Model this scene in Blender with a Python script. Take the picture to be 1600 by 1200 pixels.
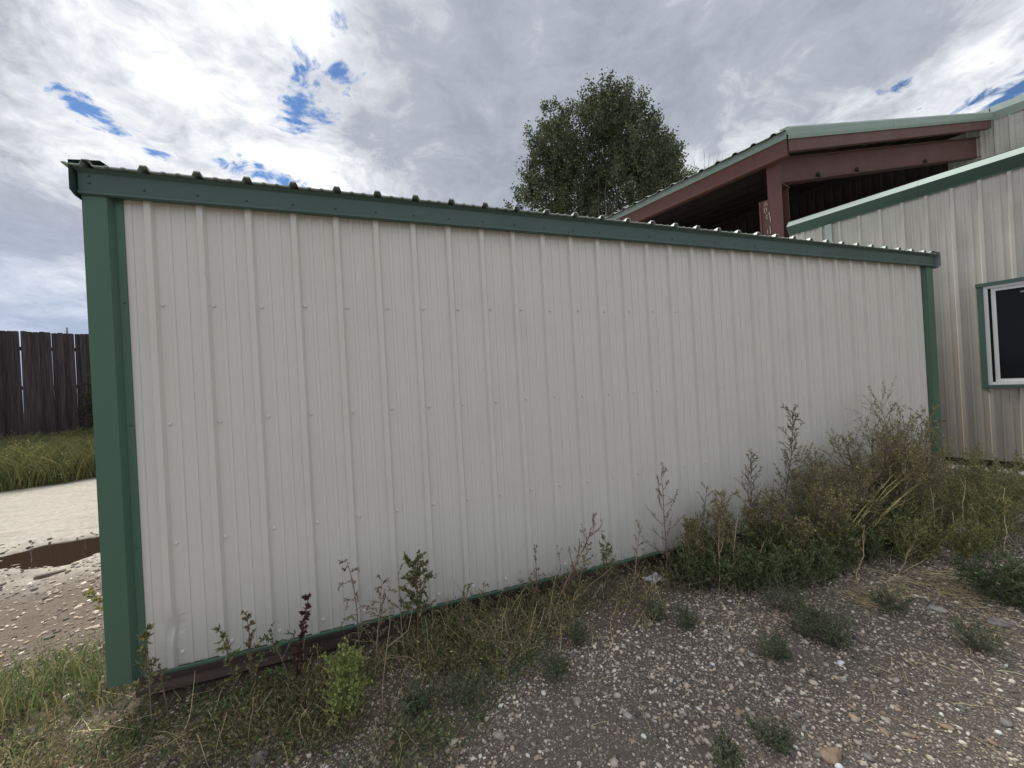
import bpy, bmesh, math, random
import numpy as np
from mathutils import Matrix, Vector

# ------------------------------------------------------------------ reset
for o in list(bpy.data.objects):
    bpy.data.objects.remove(o, do_unlink=True)
scene = bpy.context.scene
COL = scene.collection
RNG = np.random.default_rng(11)
random.seed(5)

# ------------------------------------------------------------------ camera
CAM_H = 1.52
FPX = 600.0
CR = np.array([0.94279566, -0.32875939, -0.05525947])
CU = np.array([0.05130437, -0.02069995, 0.99846851])
CW = np.array([0.32939977, 0.94418683, 0.00264903])
cam_d = bpy.data.cameras.new('camera')
cam_d.sensor_fit = 'HORIZONTAL'
cam_d.sensor_width = 36.0
cam_d.lens = 36.0 * FPX / 1600.0
cam_d.clip_start = 0.05
cam_d.clip_end = 3000.0
cam = bpy.data.objects.new('camera', cam_d)
COL.objects.link(cam)
cam.matrix_world = Matrix(((CR[0], CU[0], -CW[0], 0), (CR[1], CU[1], -CW[1], 0),
                           (CR[2], CU[2], -CW[2], CAM_H), (0, 0, 0, 1)))
scene.camera = cam
scene.view_settings.view_transform = 'Standard'
scene.view_settings.look = 'None'
scene.view_settings.gamma = 1.0
scene.view_settings.use_curve_mapping = False
scene.view_settings.exposure = 0.98

# ------------------------------------------------------------------ sun + sky
SUN_HEAD = math.radians(-24.0)       # from +Y towards +X
SUN_EL = math.radians(54.0)
SUN = Vector((math.sin(SUN_HEAD) * math.cos(SUN_EL), math.cos(SUN_HEAD) * math.cos(SUN_EL), math.sin(SUN_EL)))
sd = bpy.data.lights.new('sun', 'SUN')
sd.energy = 2.3
sd.angle = math.radians(22)
sd.color = (1.0, 0.95, 0.87)
so = bpy.data.objects.new('sun', sd)
COL.objects.link(so)
so.rotation_euler = SUN.to_track_quat('Z', 'Y').to_euler()


class NT:
    """small helper to write node trees"""
    def __init__(self, tree):
        self.t = tree
        self.n = tree.nodes
        self.l = tree.links

    def new(self, typ, **kw):
        nd = self.n.new(typ)
        for k, v in kw.items():
            setattr(nd, k, v)
        return nd

    def put(self, sock, v):
        if isinstance(v, bpy.types.NodeSocket):
            self.l.new(v, sock)
        else:
            sock.default_value = v

    def math(self, op, a, b=None, c=None, clamp=False):
        nd = self.new('ShaderNodeMath', operation=op, use_clamp=clamp)
        self.put(nd.inputs[0], a)
        if b is not None:
            self.put(nd.inputs[1], b)
        if c is not None:
            self.put(nd.inputs[2], c)
        return nd.outputs[0]

    def vmath(self, op, a, b=None, scale=None):
        nd = self.new('ShaderNodeVectorMath', operation=op)
        self.put(nd.inputs[0], a)
        if b is not None:
            self.put(nd.inputs[1], b)
        if scale is not None:
            self.put(nd.inputs['Scale'], scale)
        return nd.outputs['Value'] if op in ('DOT_PRODUCT', 'LENGTH', 'DISTANCE') else nd.outputs[0]

    def noise(self, vec, scale, detail=4.0, rough=0.55, dist=0.0, lac=2.0):
        nd = self.new('ShaderNodeTexNoise')
        self.put(nd.inputs['Vector'], vec)
        nd.inputs['Scale'].default_value = scale
        nd.inputs['Detail'].default_value = detail
        nd.inputs['Roughness'].default_value = rough
        nd.inputs['Distortion'].default_value = dist
        nd.inputs['Lacunarity'].default_value = lac
        return nd.outputs['Fac']

    def smooth(self, v, a, b, lo=0.0, hi=1.0):
        nd = self.new('ShaderNodeMapRange', interpolation_type='SMOOTHSTEP')
        self.put(nd.inputs[0], v)
        nd.inputs[1].default_value = a
        nd.inputs[2].default_value = b
        nd.inputs[3].default_value = lo
        nd.inputs[4].default_value = hi
        return nd.outputs[0]

    def mix(self, fac, a, b, mode='MIX'):
        nd = self.new('ShaderNodeMix', data_type='RGBA', blend_type=mode)
        self.put(nd.inputs[0], fac)
        self.put(nd.inputs[6], a if isinstance(a, bpy.types.NodeSocket) else (*a[:3], 1.0))
        self.put(nd.inputs[7], b if isinstance(b, bpy.types.NodeSocket) else (*b[:3], 1.0))
        return nd.outputs[2]

    def ramp(self, fac, stops):
        nd = self.new('ShaderNodeValToRGB')
        self.put(nd.inputs[0], fac)
        el = nd.color_ramp.elements
        while len(el) < len(stops):
            el.new(0.5)
        for e, (p, c) in zip(el, stops):
            e.position = p
            e.color = (*c[:3], 1.0)
        return nd.outputs[0]

    def xyz(self, x, y, z):
        nd = self.new('ShaderNodeCombineXYZ')
        for i, v in enumerate((x, y, z)):
            self.put(nd.inputs[i], v)
        return nd.outputs[0]


def ray(u, v):
    """direction through a point of the 1600x1200 picture (used at design time for places and angles)"""
    return CW + CR * (u - 800.0) / FPX + CU * (600.0 - v) / FPX


SKY_OFF = (1.03, 2.42)
world = bpy.data.worlds.new('World')
scene.world = world
world.use_nodes = True
w = NT(world.node_tree)
w.n.clear()
tc = w.new('ShaderNodeTexCoord')
dvec = w.vmath('NORMALIZE', tc.outputs['Generated'])
sep = w.new('ShaderNodeSeparateXYZ')
w.put(sep.inputs[0], dvec)
zc = w.math('MAXIMUM', w.math('ADD', sep.outputs[2], 0.22), 0.06)
cp = w.xyz(w.math('DIVIDE', sep.outputs[0], zc), w.math('DIVIDE', sep.outputs[1], zc), 0.0)   # cloud sheet coordinates
sky = w.new('ShaderNodeTexSky', sky_type='NISHITA')
sky.sun_disc = False
sky.sun_elevation = SUN_EL
sky.sun_rotation = SUN_HEAD
sky.altitude = 1200
sky.air_density = 1.3
sky.dust_density = 0.4
sky.ozone_density = 3.0
warp = w.new('ShaderNodeTexNoise')
w.put(warp.inputs['Vector'], cp)
warp.inputs['Scale'].default_value = 2.4
warp.inputs['Detail'].default_value = 3.0
cpw = w.vmath('ADD', w.vmath('ADD', cp, (SKY_OFF[0], SKY_OFF[1], 0.0)), w.vmath('SCALE', w.vmath('SUBTRACT', warp.outputs['Color'], (0.5, 0.5, 0.5)), scale=0.30))
big = w.noise(cpw, 0.95, 3.0, 0.5)
mid = w.noise(cpw, 3.2, 7.0, 0.58)
fine = w.noise(cpw, 8.5, 8.0, 0.62)
crisp = w.noise(cpw, 26.0, 6.0, 0.62)
# openings in the deck, as patches of the cloud sheet with ragged rims
rag = w.math('ADD', w.math('MULTIPLY', w.math('SUBTRACT', fine, 0.5), 3.4), w.math('MULTIPLY', w.math('SUBTRACT', crisp, 0.5), 4.6))


def sheet(u, v):
    d = ray(u, v)
    d = d / np.linalg.norm(d)
    k = max(d[2] + 0.22, 0.06)
    return d[0] / k, d[1] / k


holes = None
for (u0, v0, u1, v1, r) in ((478, 112, 462, 190, .052), (535, 118, 545, 128, .034), (382, 268, 448, 284, .052), (505, 180, 490, 175, .028),
                            (112, 152, 178, 196, .034), (240, 238, 258, 246, .022), (538, 28, 541, 40, .026),
                            (1568, 152, 1640, 120, .085), (1405, 132, 1392, 138, .022)):
    a, b = sheet(u0, v0), sheet(u1, v1)
    m = ((a[0] + b[0]) / 2, (a[1] + b[1]) / 2, 0.0)
    L = math.hypot(b[0] - a[0], b[1] - a[1]) / 2
    ang = math.atan2(b[1] - a[1], b[0] - a[0])
    q = w.vmath('SUBTRACT', cpw if False else cp, m)
    al = w.math('ABSOLUTE', w.vmath('DOT_PRODUCT', q, (math.cos(ang), math.sin(ang), 0)))
    al = w.math('MAXIMUM', w.math('SUBTRACT', al, L), 0.0)
    ac = w.vmath('DOT_PRODUCT', q, (-math.sin(ang), math.cos(ang), 0))
    dist = w.math('SQRT', w.math('ADD', w.math('MULTIPLY', al, al), w.math('MULTIPLY', ac, ac)))
    h = w.math('SUBTRACT', 1.0, w.math('DIVIDE', dist, r))
    holes = h if holes is None else w.math('MAXIMUM', holes, h)
holef = w.math('ADD', holes, rag)
open_ = w.smooth(holef, -0.15, 1.15)
cloud_a = w.math('SUBTRACT', 1.0, open_)
# brightness of the deck: forward scattering round the veiled sun, thick parts grey, crumbly where it is thin
glow = w.math('MAXIMUM', w.vmath('DOT_PRODUCT', dvec, tuple(SUN)), 0.0)
glow = w.math('POWER', glow, 4.5)
thick = w.smooth(w.math('ADD', w.math('MULTIPLY', big, 0.85), w.math('MULTIPLY', mid, 0.30)), 0.49, 0.66)
lit = w.math('ADD', w.math('MULTIPLY', glow, 0.07), w.math('MULTIPLY', w.math('SUBTRACT', 1.0, thick), 0.56))
lit = w.math('ADD', lit, 0.10)
tex = w.math('ADD', w.math('MULTIPLY', w.math('SUBTRACT', mid, 0.5), 1.7), w.math('ADD', w.math('MULTIPLY', w.math('SUBTRACT', fine, 0.5), 1.15), w.math('MULTIPLY', w.math('SUBTRACT', crisp, 0.5), 0.55)))
tex = w.math('MULTIPLY', tex, w.math('SUBTRACT', 1.05, w.math('MULTIPLY', thick, 0.5)))
lit = w.math('ADD', lit, tex)
lit = w.math('ADD', lit, w.math('MULTIPLY', w.smooth(holes, -2.2, 0.2), 0.14))          # thin bright rims round the openings
ccol = w.ramp(lit, [(0.0, (0.185, 0.202, 0.238)), (0.25, (0.235, 0.252, 0.288)), (0.52, (0.38, 0.395, 0.42)), (0.80, (0.53, 0.535, 0.545)), (1.0, (0.72, 0.715, 0.705))])
low = w.smooth(sep.outputs[2], 0.05, 0.42, 1.0, 0.0)                                   # distant rain-blue base of the deck
lowc = w.mix(w.smooth(w.noise(w.vmath('MULTIPLY', dvec, (1.4, 1.4, 3.4)), 1.5, 3.0, 0.45), 0.30, 0.70), (0.20, 0.25, 0.35), (0.29, 0.335, 0.425))
ccol = w.mix(w.math('MULTIPLY', low, 0.85), ccol, lowc)
bg1 = w.new('ShaderNodeBackground')
w.put(bg1.inputs[0], w.mix(1.0, sky.outputs[0], (0.62, 0.80, 1.0), 'MULTIPLY'))
bg1.inputs[1].default_value = 0.052
bg2 = w.new('ShaderNodeBackground')
w.put(bg2.inputs[0], ccol)
bg2.inputs[1].default_value = 1.0
mxs = w.new('ShaderNodeMixShader')
w.put(mxs.inputs[0], cloud_a)
w.l.new(bg1.outputs[0], mxs.inputs[1])
w.l.new(bg2.outputs[0], mxs.inputs[2])
world.cycles.sampling_method = 'MANUAL'
world.cycles.sample_map_resolution = 512
wout = w.new('ShaderNodeOutputWorld')
w.l.new(mxs.outputs[0], wout.inputs[0])


# ------------------------------------------------------------------ materials
def mat(name, rough=0.6, spec=0.4, metal=0.0):
    m = bpy.data.materials.new(name)
    m.use_nodes = True
    t = NT(m.node_tree)
    b = t.n['Principled BSDF']
    b.inputs['Roughness'].default_value = rough
    b.inputs['Specular IOR Level'].default_value = spec
    b.inputs['Metallic'].default_value = metal
    return m, t, b


def bump(t, b, h, strength=0.3, dist=0.01):
    n = t.new('ShaderNodeBump')
    n.inputs['Strength'].default_value = strength
    n.inputs['Distance'].default_value = dist
    t.put(n.inputs['Height'], h)
    t.l.new(n.outputs[0], b.inputs['Normal'])


def pos(t):
    return t.new('ShaderNodeNewGeometry').outputs['Position']


def painted(name, col, rough=0.42, spec=0.45, dirt=(0.2, 0.18, 0.15), dirt_amt=0.25, streak=0.5, splash=0.0, base_z=0.12, splash_h=0.38):
    m, t, b = mat(name, rough, spec)
    p = pos(t)
    st = t.noise(t.vmath('MULTIPLY', p, (14.0, 14.0, 0.45)), 1.0, 5.0, 0.6)
    bl = t.noise(p, 2.3, 5.0, 0.6)
    f = t.math('MULTIPLY', t.smooth(t.math('ADD', t.math('MULTIPLY', st, streak), t.math('MULTIPLY', bl, 1.0 - streak)), 0.42, 0.72), dirt_amt)
    c = t.mix(f, col, dirt)
    if splash:
        sx = t.new('ShaderNodeSeparateXYZ')
        t.put(sx.inputs[0], p)
        zz = t.math('ADD', sx.outputs[2], t.math('MULTIPLY', t.noise(p, 6.0, 6.0, 0.7), -0.35))
        c = t.mix(t.smooth(zz, base_z - 0.15 - splash_h * 0.5, base_z + splash_h, splash, 0.0), c, dirt)
    sp = t.smooth(t.noise(p, 240.0, 2.0, 0.5), 0.70, 0.78)
    c = t.mix(t.math('MULTIPLY', sp, 0.25), c, dirt)
    t.put(b.inputs['Base Color'], c)
    t.put(b.inputs['Roughness'], t.smooth(bl, 0.3, 0.7, rough - 0.06, rough + 0.12))
    bump(t, b, t.math('ADD', t.noise(t.vmath('MULTIPLY', p, (3.0, 3.0, 1.2)), 1.6, 2.0), t.math('MULTIPLY', t.noise(p, 380.0, 2.0), 0.02)), 0.22, 0.02)
    return m


M = {}
M['tan'] = painted('tan_painted_steel', (0.725, 0.705, 0.640), dirt=(0.50, 0.47, 0.41), dirt_amt=0.16, streak=0.35, splash=0.45)
M['tan_old'] = painted('tan_weathered_steel', (0.60, 0.57, 0.51), dirt=(0.31, 0.28, 0.23), dirt_amt=0.4, splash=0.85, base_z=1.15, splash_h=1.7)
M['green'] = painted('green_painted_steel', (0.076, 0.160, 0.104), rough=0.45, dirt=(0.13, 0.165, 0.135), dirt_amt=0.35, splash=0.25)
M['green_dark'] = painted('green_eave_steel', (0.066, 0.118, 0.098), rough=0.42, dirt=(0.075, 0.11, 0.095), dirt_amt=0.4)
M['green_pale'] = painted('pale_green_steel', (0.40, 0.48, 0.43), rough=0.42, dirt=(0.46, 0.51, 0.47), dirt_amt=0.4)
M['green_mid'] = painted('grey_green_steel', (0.25, 0.32, 0.275), rough=0.42, dirt=(0.32, 0.37, 0.33), dirt_amt=0.4)
M['brown'] = painted('dark_brown_shaded_steel', (0.060, 0.045, 0.043), rough=0.6, dirt=(0.09, 0.07, 0.065), dirt_amt=0.4)  # dark clips, and canopy shade painted into walls and purlins
M['galv'] = painted('galvalume_edge', (0.34, 0.36, 0.38), rough=0.35, dirt=(0.2, 0.2, 0.2), dirt_amt=0.3)
M['roof'] = painted('roof_green_steel', (0.42, 0.49, 0.44), rough=0.4, dirt=(0.2, 0.24, 0.21), dirt_amt=0.3)
M['red'] = painted('red_oxide_primer', (0.120, 0.049, 0.042), rough=0.6, dirt=(0.155, 0.075, 0.064), dirt_amt=0.5)
M['white'] = painted('white_vinyl', (0.80, 0.80, 0.79), rough=0.35, dirt=(0.5, 0.48, 0.45), dirt_amt=0.15)
M['screw'] = painted('screw_paint', (0.78, 0.76, 0.72), rough=0.3, dirt_amt=0.2)
M['dark'], t_, b_ = mat('dark_void', 0.9, 0.1)
b_.inputs['Base Color'].default_value = (0.03, 0.028, 0.026, 1)
M['under'], t_, b_ = mat('shade_dark_underside', 0.85, 0.1)  # roof underside, with the canopy's shade put into the colour
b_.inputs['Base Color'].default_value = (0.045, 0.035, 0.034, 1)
M['chalk'], t_, b_ = mat('chalk', 0.95, 0.05)
b_.inputs['Base Color'].default_value = (0.62, 0.58, 0.57, 1)
M['paper'], t_, b_ = mat('white_scrap', 0.7, 0.3)
b_.inputs['Base Color'].default_value = (0.78, 0.79, 0.8, 1)
M['glass'], t_, b_ = mat('window_glass', 0.08, 0.12)
b_.inputs['Base Color'].default_value = (0.012, 0.013, 0.015, 1)
M['pale_mark'], t_, b_ = mat('pale_mark', 0.5, 0.3)
b_.inputs['Base Color'].default_value = (0.30, 0.36, 0.39, 1)

# weathered wood
def wood(name, c1, c2, zs=1.4):
    m, t, b = mat(name, 0.85, 0.2)
    p = pos(t)
    oi = t.new('ShaderNodeObjectInfo')
    off = t.vmath('SCALE', t.xyz(oi.outputs['Random'], oi.outputs['Random'], oi.outputs['Random']), scale=37.0)
    g = t.noise(t.vmath('ADD', t.vmath('MULTIPLY', p, zs if isinstance(zs, tuple) else (38.0, 38.0, zs)), off), 1.0, 6.0, 0.65, 0.6)
    c = t.mix(t.smooth(g, 0.3, 0.72), c1, c2)
    v = t.math('ADD', 0.72, t.math('MULTIPLY', oi.outputs['Random'], 0.55))
    c = t.mix(1.0, c, t.xyz(v, v, v), 'MULTIPLY')
    t.put(b.inputs['Base Color'], c)
    bump(t, b, g, 0.5, 0.004)
    return m


M['fence'] = wood('weathered_fence_wood', (0.030, 0.025, 0.027), (0.085, 0.070, 0.070))
M['skid'] = wood('skid_timber', (0.075, 0.052, 0.044), (0.18, 0.14, 0.122), (1.2, 30.0, 30.0))

# leaves, blades and stones carry their own colour per piece
def vcol(name, rough=0.65, transl=0.0, spec=0.25):
    m, t, b = mat(name, rough, spec)
    a = t.new('ShaderNodeAttribute', attribute_name='col')
    t.put(b.inputs['Base Color'], a.outputs['Color'])
    if transl:
        tr = t.new('ShaderNodeBsdfTranslucent')
        t.put(tr.inputs[0], a.outputs['Color'])
        ms = t.new('ShaderNodeMixShader')
        ms.inputs[0].default_value = transl
        t.l.new(b.outputs[0], ms.inputs[1])
        t.l.new(tr.outputs[0], ms.inputs[2])
        t.l.new(ms.outputs[0], t.n['Material Output'].inputs[0])
    return m


M['leaf'] = vcol('weed_leaf', 0.6, 0.3)
M['treeleaf'] = vcol('tree_leaf', 0.7, 0.22, 0.12)
M['stem'] = vcol('weed_stem', 0.75)
M['stones'] = vcol('pebble', 0.8, 0.0, 0.3)
m_, t_, b_ = mat('bark', 0.9, 0.15)
t_.put(b_.inputs['Base Color'], t_.mix(t_.noise(pos(t_), 6.0, 6.0, 0.7), (0.16, 0.14, 0.12), (0.34, 0.31, 0.27)))
M['bark'] = m_


def stone_mat(name, c1, c2):
    m, t, b = mat(name, 0.75, 0.3)
    p = pos(t)
    t.put(b.inputs['Base Color'], t.mix(t.smooth(t.noise(p, 45.0, 5.0, 0.65), 0.32, 0.68), c1, c2))
    bump(t, b, t.noise(p, 160.0, 4.0, 0.6), 0.4, 0.002)
    return m


M['stone_white'] = stone_mat('white_stone', (0.33, 0.305, 0.265), (0.52, 0.485, 0.435))
M['stone_tan'] = stone_mat('tan_stone', (0.30, 0.21, 0.14), (0.44, 0.33, 0.24))
M['stone_grey'] = stone_mat('grey_stone', (0.17, 0.155, 0.14), (0.32, 0.295, 0.27))
M['concrete'] = stone_mat('rough_concrete', (0.20, 0.185, 0.17), (0.44, 0.42, 0.39))

# ------------------------------------------------------------------ object helpers
def tag(o, label=None, cat=None, group=None, kind=None):
    if label:
        o['label'] = label
    if cat:
        o['category'] = cat
    if group:
        o['group'] = group
    if kind:
        o['kind'] = kind
    return o


def empty(name, loc=(0, 0, 0), rz=0.0):
    o = bpy.data.objects.new(name, None)
    COL.objects.link(o)
    o.location = loc
    o.rotation_euler = (0, 0, rz)
    o.empty_display_size = 0.2
    return o


def link(name, me, parent=None, m=None):
    if m is not None and not me.materials:
        me.materials.append(m)
    o = bpy.data.objects.new(name, me)
    COL.objects.link(o)
    if parent:
        o.parent = parent
    return o


def mesh_np(name, V, F, cols=None, smooth=False):
    """V (n,3), F (m,k) arrays -> mesh"""
    V = np.asarray(V, np.float32)
    F = np.asarray(F, np.int32)
    me = bpy.data.meshes.new(name)
    k = F.shape[1]
    me.vertices.add(len(V))
    me.vertices.foreach_set('co', V.ravel())
    me.loops.add(F.size)
    me.loops.foreach_set('vertex_index', F.ravel())
    me.polygons.add(len(F))
    me.polygons.foreach_set('loop_start', np.arange(0, F.size, k, dtype=np.int32))
    me.polygons.foreach_set('loop_total', np.full(len(F), k, np.int32))
    if smooth:
        me.polygons.foreach_set('use_smooth', np.ones(len(F), bool))
    if cols is not None:
        a = me.attributes.new('col', 'FLOAT_COLOR', 'POINT')
        c = np.ones((len(V), 4), np.float32)
        c[:, :3] = cols
        a.data.foreach_set('color', c.ravel())
    me.update(calc_edges=True)
    return me


class MB:
    """collects shapes into one mesh"""
    def __init__(self):
        self.v = []
        self.f = []

    def add(self, vs, fs):
        k = len(self.v)
        self.v += [tuple(x) for x in vs]
        self.f += [tuple(i + k for i in f) for f in fs]
        return self

    def box(self, x0, x1, y0, y1, z0, z1):
        vs = [(x, y, z) for x in (x0, x1) for y in (y0, y1) for z in (z0, z1)]
        return self.add(vs, [(0, 1, 3, 2), (4, 6, 7, 5), (0, 4, 5, 1), (2, 3, 7, 6), (0, 2, 6, 4), (1, 5, 7, 3)])

    def prism(self, prof, a, b):
        """closed profile of 3d points swept from offset a to offset b"""
        n = len(prof)
        a, b = Vector(a), Vector(b)
        vs = [Vector(p) + a for p in prof] + [Vector(p) + b for p in prof]
        fs = [(i, (i + 1) % n, n + (i + 1) % n, n + i) for i in range(n)]
        fs += [tuple(range(n - 1, -1, -1)), tuple(range(n, 2 * n))]
        return self.add(vs, fs)

    def strip(self, prof, a, b, nseg=1):
        """open profile swept (sheet metal)"""
        n = len(prof)
        a, b = Vector(a), Vector(b)
        vs = []
        for s in range(nseg + 1):
            o = a.lerp(b, s / nseg)
            vs += [Vector(p) + o for p in prof]
        fs = []
        for s in range(nseg):
            for i in range(n - 1):
                fs.append((s * n + i, s * n + i + 1, (s + 1) * n + i + 1, (s + 1) * n + i))
        return self.add(vs, fs)

    def tube(self, pts, r, sides=6, r1=None):
        r1 = r if r1 is None else r1
        pts = [Vector(p) for p in pts]
        rings = []
        for i, p in enumerate(pts):
            d = (pts[min(i + 1, len(pts) - 1)] - pts[max(i - 1, 0)]).normalized()
            u = d.orthogonal().normalized()
            v = d.cross(u)
            rr = r + (r1 - r) * i / max(1, len(pts) - 1)
            rings.append([p + (u * math.cos(k * 2 * math.pi / sides) + v * math.sin(k * 2 * math.pi / sides)) * rr for k in range(sides)])
        vs = [q for rg in rings for q in rg]
        fs = []
        for i in range(len(pts) - 1):
            for k in range(sides):
                fs.append((i * sides + k, i * sides + (k + 1) % sides, (i + 1) * sides + (k + 1) % sides, (i + 1) * sides + k))
        fs.append(tuple(range(sides - 1, -1, -1)))
        fs.append(tuple((len(pts) - 1) * sides + k for k in range(sides)))
        return self.add(vs, fs)

    def mesh(self, name, smooth=False):
        me = bpy.data.meshes.new(name)
        me.from_pydata(self.v, [], self.f)
        if smooth:
            for p in me.polygons:
                p.use_smooth = True
        me.update()
        return me

    def build(self, name, m, parent=None, smooth=False):
        return link(name, self.mesh(name, smooth), parent, m)


# ------------------------------------------------------------------ terrain
def hash2(ix, iy, s):
    n = (ix * 374761393 + iy * 668265263 + s * 974634777) & 0x7fffffff
    n = ((n ^ (n >> 13)) * 1274126177) & 0x7fffffff
    return ((n ^ (n >> 16)) & 0xffff) / 65535.0


def vnoise(x, y, s=0):
    x = np.asarray(x, float)
    y = np.asarray(y, float)
    ix = np.floor(x).astype(np.int64)
    iy = np.floor(y).astype(np.int64)
    fx, fy = x - ix, y - iy
    fx = fx * fx * (3 - 2 * fx)
    fy = fy * fy * (3 - 2 * fy)
    a, b = hash2(ix, iy, s), hash2(ix + 1, iy, s)
    c, d = hash2(ix, iy + 1, s), hash2(ix + 1, iy + 1, s)
    return (a * (1 - fx) + b * fx) * (1 - fy) + (c * (1 - fx) + d * fx) * fy


def fbm(x, y, s=0, n=4):
    r, a = 0.0, 0.5
    for i in range(n):
        r = r + a * vnoise(x * 2 ** i, y * 2 ** i, s + i)
        a *= 0.5
    return r / (1 - 0.5 ** n)


def sstep(x, a, b):
    t = np.clip((np.asarray(x, float) - a) / (b - a), 0, 1)
    return t * t * (3 - 2 * t)


FA = np.array([-8.28, 12.42])
FD = np.array([0.889, 0.458])
FN = np.array([-0.458, 0.889])
PUD = np.array([-3.5, 5.62])


def ground_h(x, y):
    x = np.asarray(x, float)
    y = np.asarray(y, float)
    h = (fbm(x * 0.9, y * 0.9, 3, 3) - 0.5) * 0.05 + (fbm(x * 5, y * 5, 9, 3) - 0.5) * 0.025
    s = (x - FA[0]) * FN[0] + (y - FA[1]) * FN[1]
    h = h + 0.78 * sstep(s, -2.6, -0.1)
    # shallow hollow that holds the puddle
    dx, dy = x - PUD[0], y - PUD[1]
    u = (dx * 0.93 + dy * 0.36) / 1.7
    v = (-dx * 0.36 + dy * 0.93) / 0.42
    h = h - 0.055 * np.exp(-(u * u + v * v))
    h = h + (fbm(x * 3.6, y * 10.0, 31, 4) - 0.5) * 0.10 * np.exp(-((dx / 2.6) ** 2 + (dy / 1.0) ** 2))
    # worn, slightly low strip against the timber skids
    h = h - (0.02 + 0.045 * sstep(-x, -1.2, 0.4)) * sstep(x, -1.9, -1.3) * sstep(-x, -6.3, -5.6) * np.exp(-((y - 2.55) / 0.22) ** 2)
    far = sstep(np.hypot(x, y), 25, 60)
    return h * (1 - far)


def axis(lo, hi, step, far):
    a = list(np.arange(lo, hi + 1e-6, step))
    d = step
    p = a[-1]
    right = []
    while p < far:
        d *= 1.28
        p += d
        right.append(p)
    d = step
    p = a[0]
    left = []
    while p > -far:
        d *= 1.28
        p -= d
        left.append(p)
    return np.array(left[::-1] + a + right)


gx, gy = axis(-9.0, 9.0, 0.055, 900.0), axis(-1.8, 14.0, 0.055, 900.0)
GX, GY = np.meshgrid(gx, gy)
V = np.stack([GX.ravel(), GY.ravel(), ground_h(GX.ravel(), GY.ravel())], 1)
nx, ny = len(gx), len(gy)
ii = np.arange((ny - 1) * (nx - 1))
r_, c_ = ii // (nx - 1), ii % (nx - 1)
k_ = r_ * nx + c_
ground = link('ground', mesh_np('ground', V, np.stack([k_, k_ + 1, k_ + nx + 1, k_ + nx], 1), smooth=True))
tag(ground, kind='structure')

m_, t, b = mat('gravel_ground', 0.9, 0.2)
p = pos(t)
sx = t.new('ShaderNodeSeparateXYZ')
t.put(sx.inputs[0], p)
X_, Y_ = sx.outputs[0], sx.outputs[1]
wob = t.noise(p, 1.1, 5.0, 0.6)
# small stones as cells
def cells(scale):
    vn = t.new('ShaderNodeTexVoronoi')
    t.put(vn.inputs['Vector'], p)
    vn.inputs['Scale'].default_value = scale
    return vn.outputs['Color'], vn.outputs['Distance']


c1, d1 = cells(95.0)
c2, d2 = cells(150.0)
sc = t.new('ShaderNodeSeparateColor')
t.put(sc.inputs[0], c1)
sc2 = t.new('ShaderNodeSeparateColor')
t.put(sc2.inputs[0], c2)
fines = t.ramp(t.noise(p, 60.0, 6.0, 0.7), [(0.3, (0.092, 0.075, 0.060)), (0.7, (0.22, 0.182, 0.147))])
ston = t.ramp(sc.outputs[0], [(0.0, (0.14, 0.125, 0.115)), (0.5, (0.32, 0.28, 0.245)), (0.85, (0.48, 0.435, 0.385)), (1.0, (0.62, 0.585, 0.54))])
ston2 = t.ramp(sc2.outputs[0], [(0.0, (0.10, 0.09, 0.082)), (0.6, (0.25, 0.22, 0.195)), (1.0, (0.48, 0.44, 0.40))])
isst = t.math('MULTIPLY', t.smooth(sc.outputs[1], 0.50, 0.56), t.smooth(d1, 0.38, 0.46, 1.0, 0.0))
isst2 = t.math('MULTIPLY', t.smooth(sc2.outputs[1], 0.35, 0.4), t.smooth(d2, 0.40, 0.5, 1.0, 0.0))
mill = t.mix(isst2, fines, ston2)
mill = t.mix(isst, mill, ston)
patch = t.smooth(t.noise(p, 0.8, 4.0, 0.6), 0.4, 0.62)
mill = t.mix(t.math('MULTIPLY', patch, 0.35), mill, (0.24, 0.205, 0.172))
# brown soil along the shed and under the weeds
soil = t.ramp(t.noise(p, 24.0, 7.0, 0.72), [(0.3, (0.085, 0.067, 0.051)), (0.55, (0.165, 0.133, 0.103)), (0.75, (0.27, 0.228, 0.185))])
edge = t.math('ADD', Y_, t.math('MULTIPLY', t.math('SUBTRACT', wob, 0.5), 1.3))
nearwall = t.math('MULTIPLY', t.smooth(edge, 1.75, 2.25), t.smooth(Y_, 2.9, 3.3, 1.0, 0.0))
leftsoil = t.smooth(t.math('ADD', X_, t.math('MULTIPLY', wob, 0.8)), 0.55, -0.1)
col = t.mix(t.math('MULTIPLY', t.math('MAXIMUM', nearwall, leftsoil), 0.75), mill, soil)
# pale caliche yard beyond the corner
cal = t.ramp(t.noise(p, 16.0, 8.0, 0.75), [(0.25, (0.26, 0.232, 0.195)), (0.5, (0.46, 0.425, 0.37)), (0.8, (0.62, 0.585, 0.525))])
rut = t.smooth(t.noise(t.vmath('MULTIPLY', p, (1.2, 7.0, 1.0)), 1.0, 5.0, 0.65), 0.45, 0.7)
cal = t.mix(t.math('MULTIPLY', rut, 0.45), cal, (0.27, 0.235, 0.195))
yard = t.smooth(t.math('ADD', t.math('ADD', Y_, t.math('MULTIPLY', X_, 0.0)), t.math('MULTIPLY', t.math('SUBTRACT', wob, 0.5), 1.6)), 4.2, 5.2)
col = t.mix(yard, col, cal)
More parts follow.
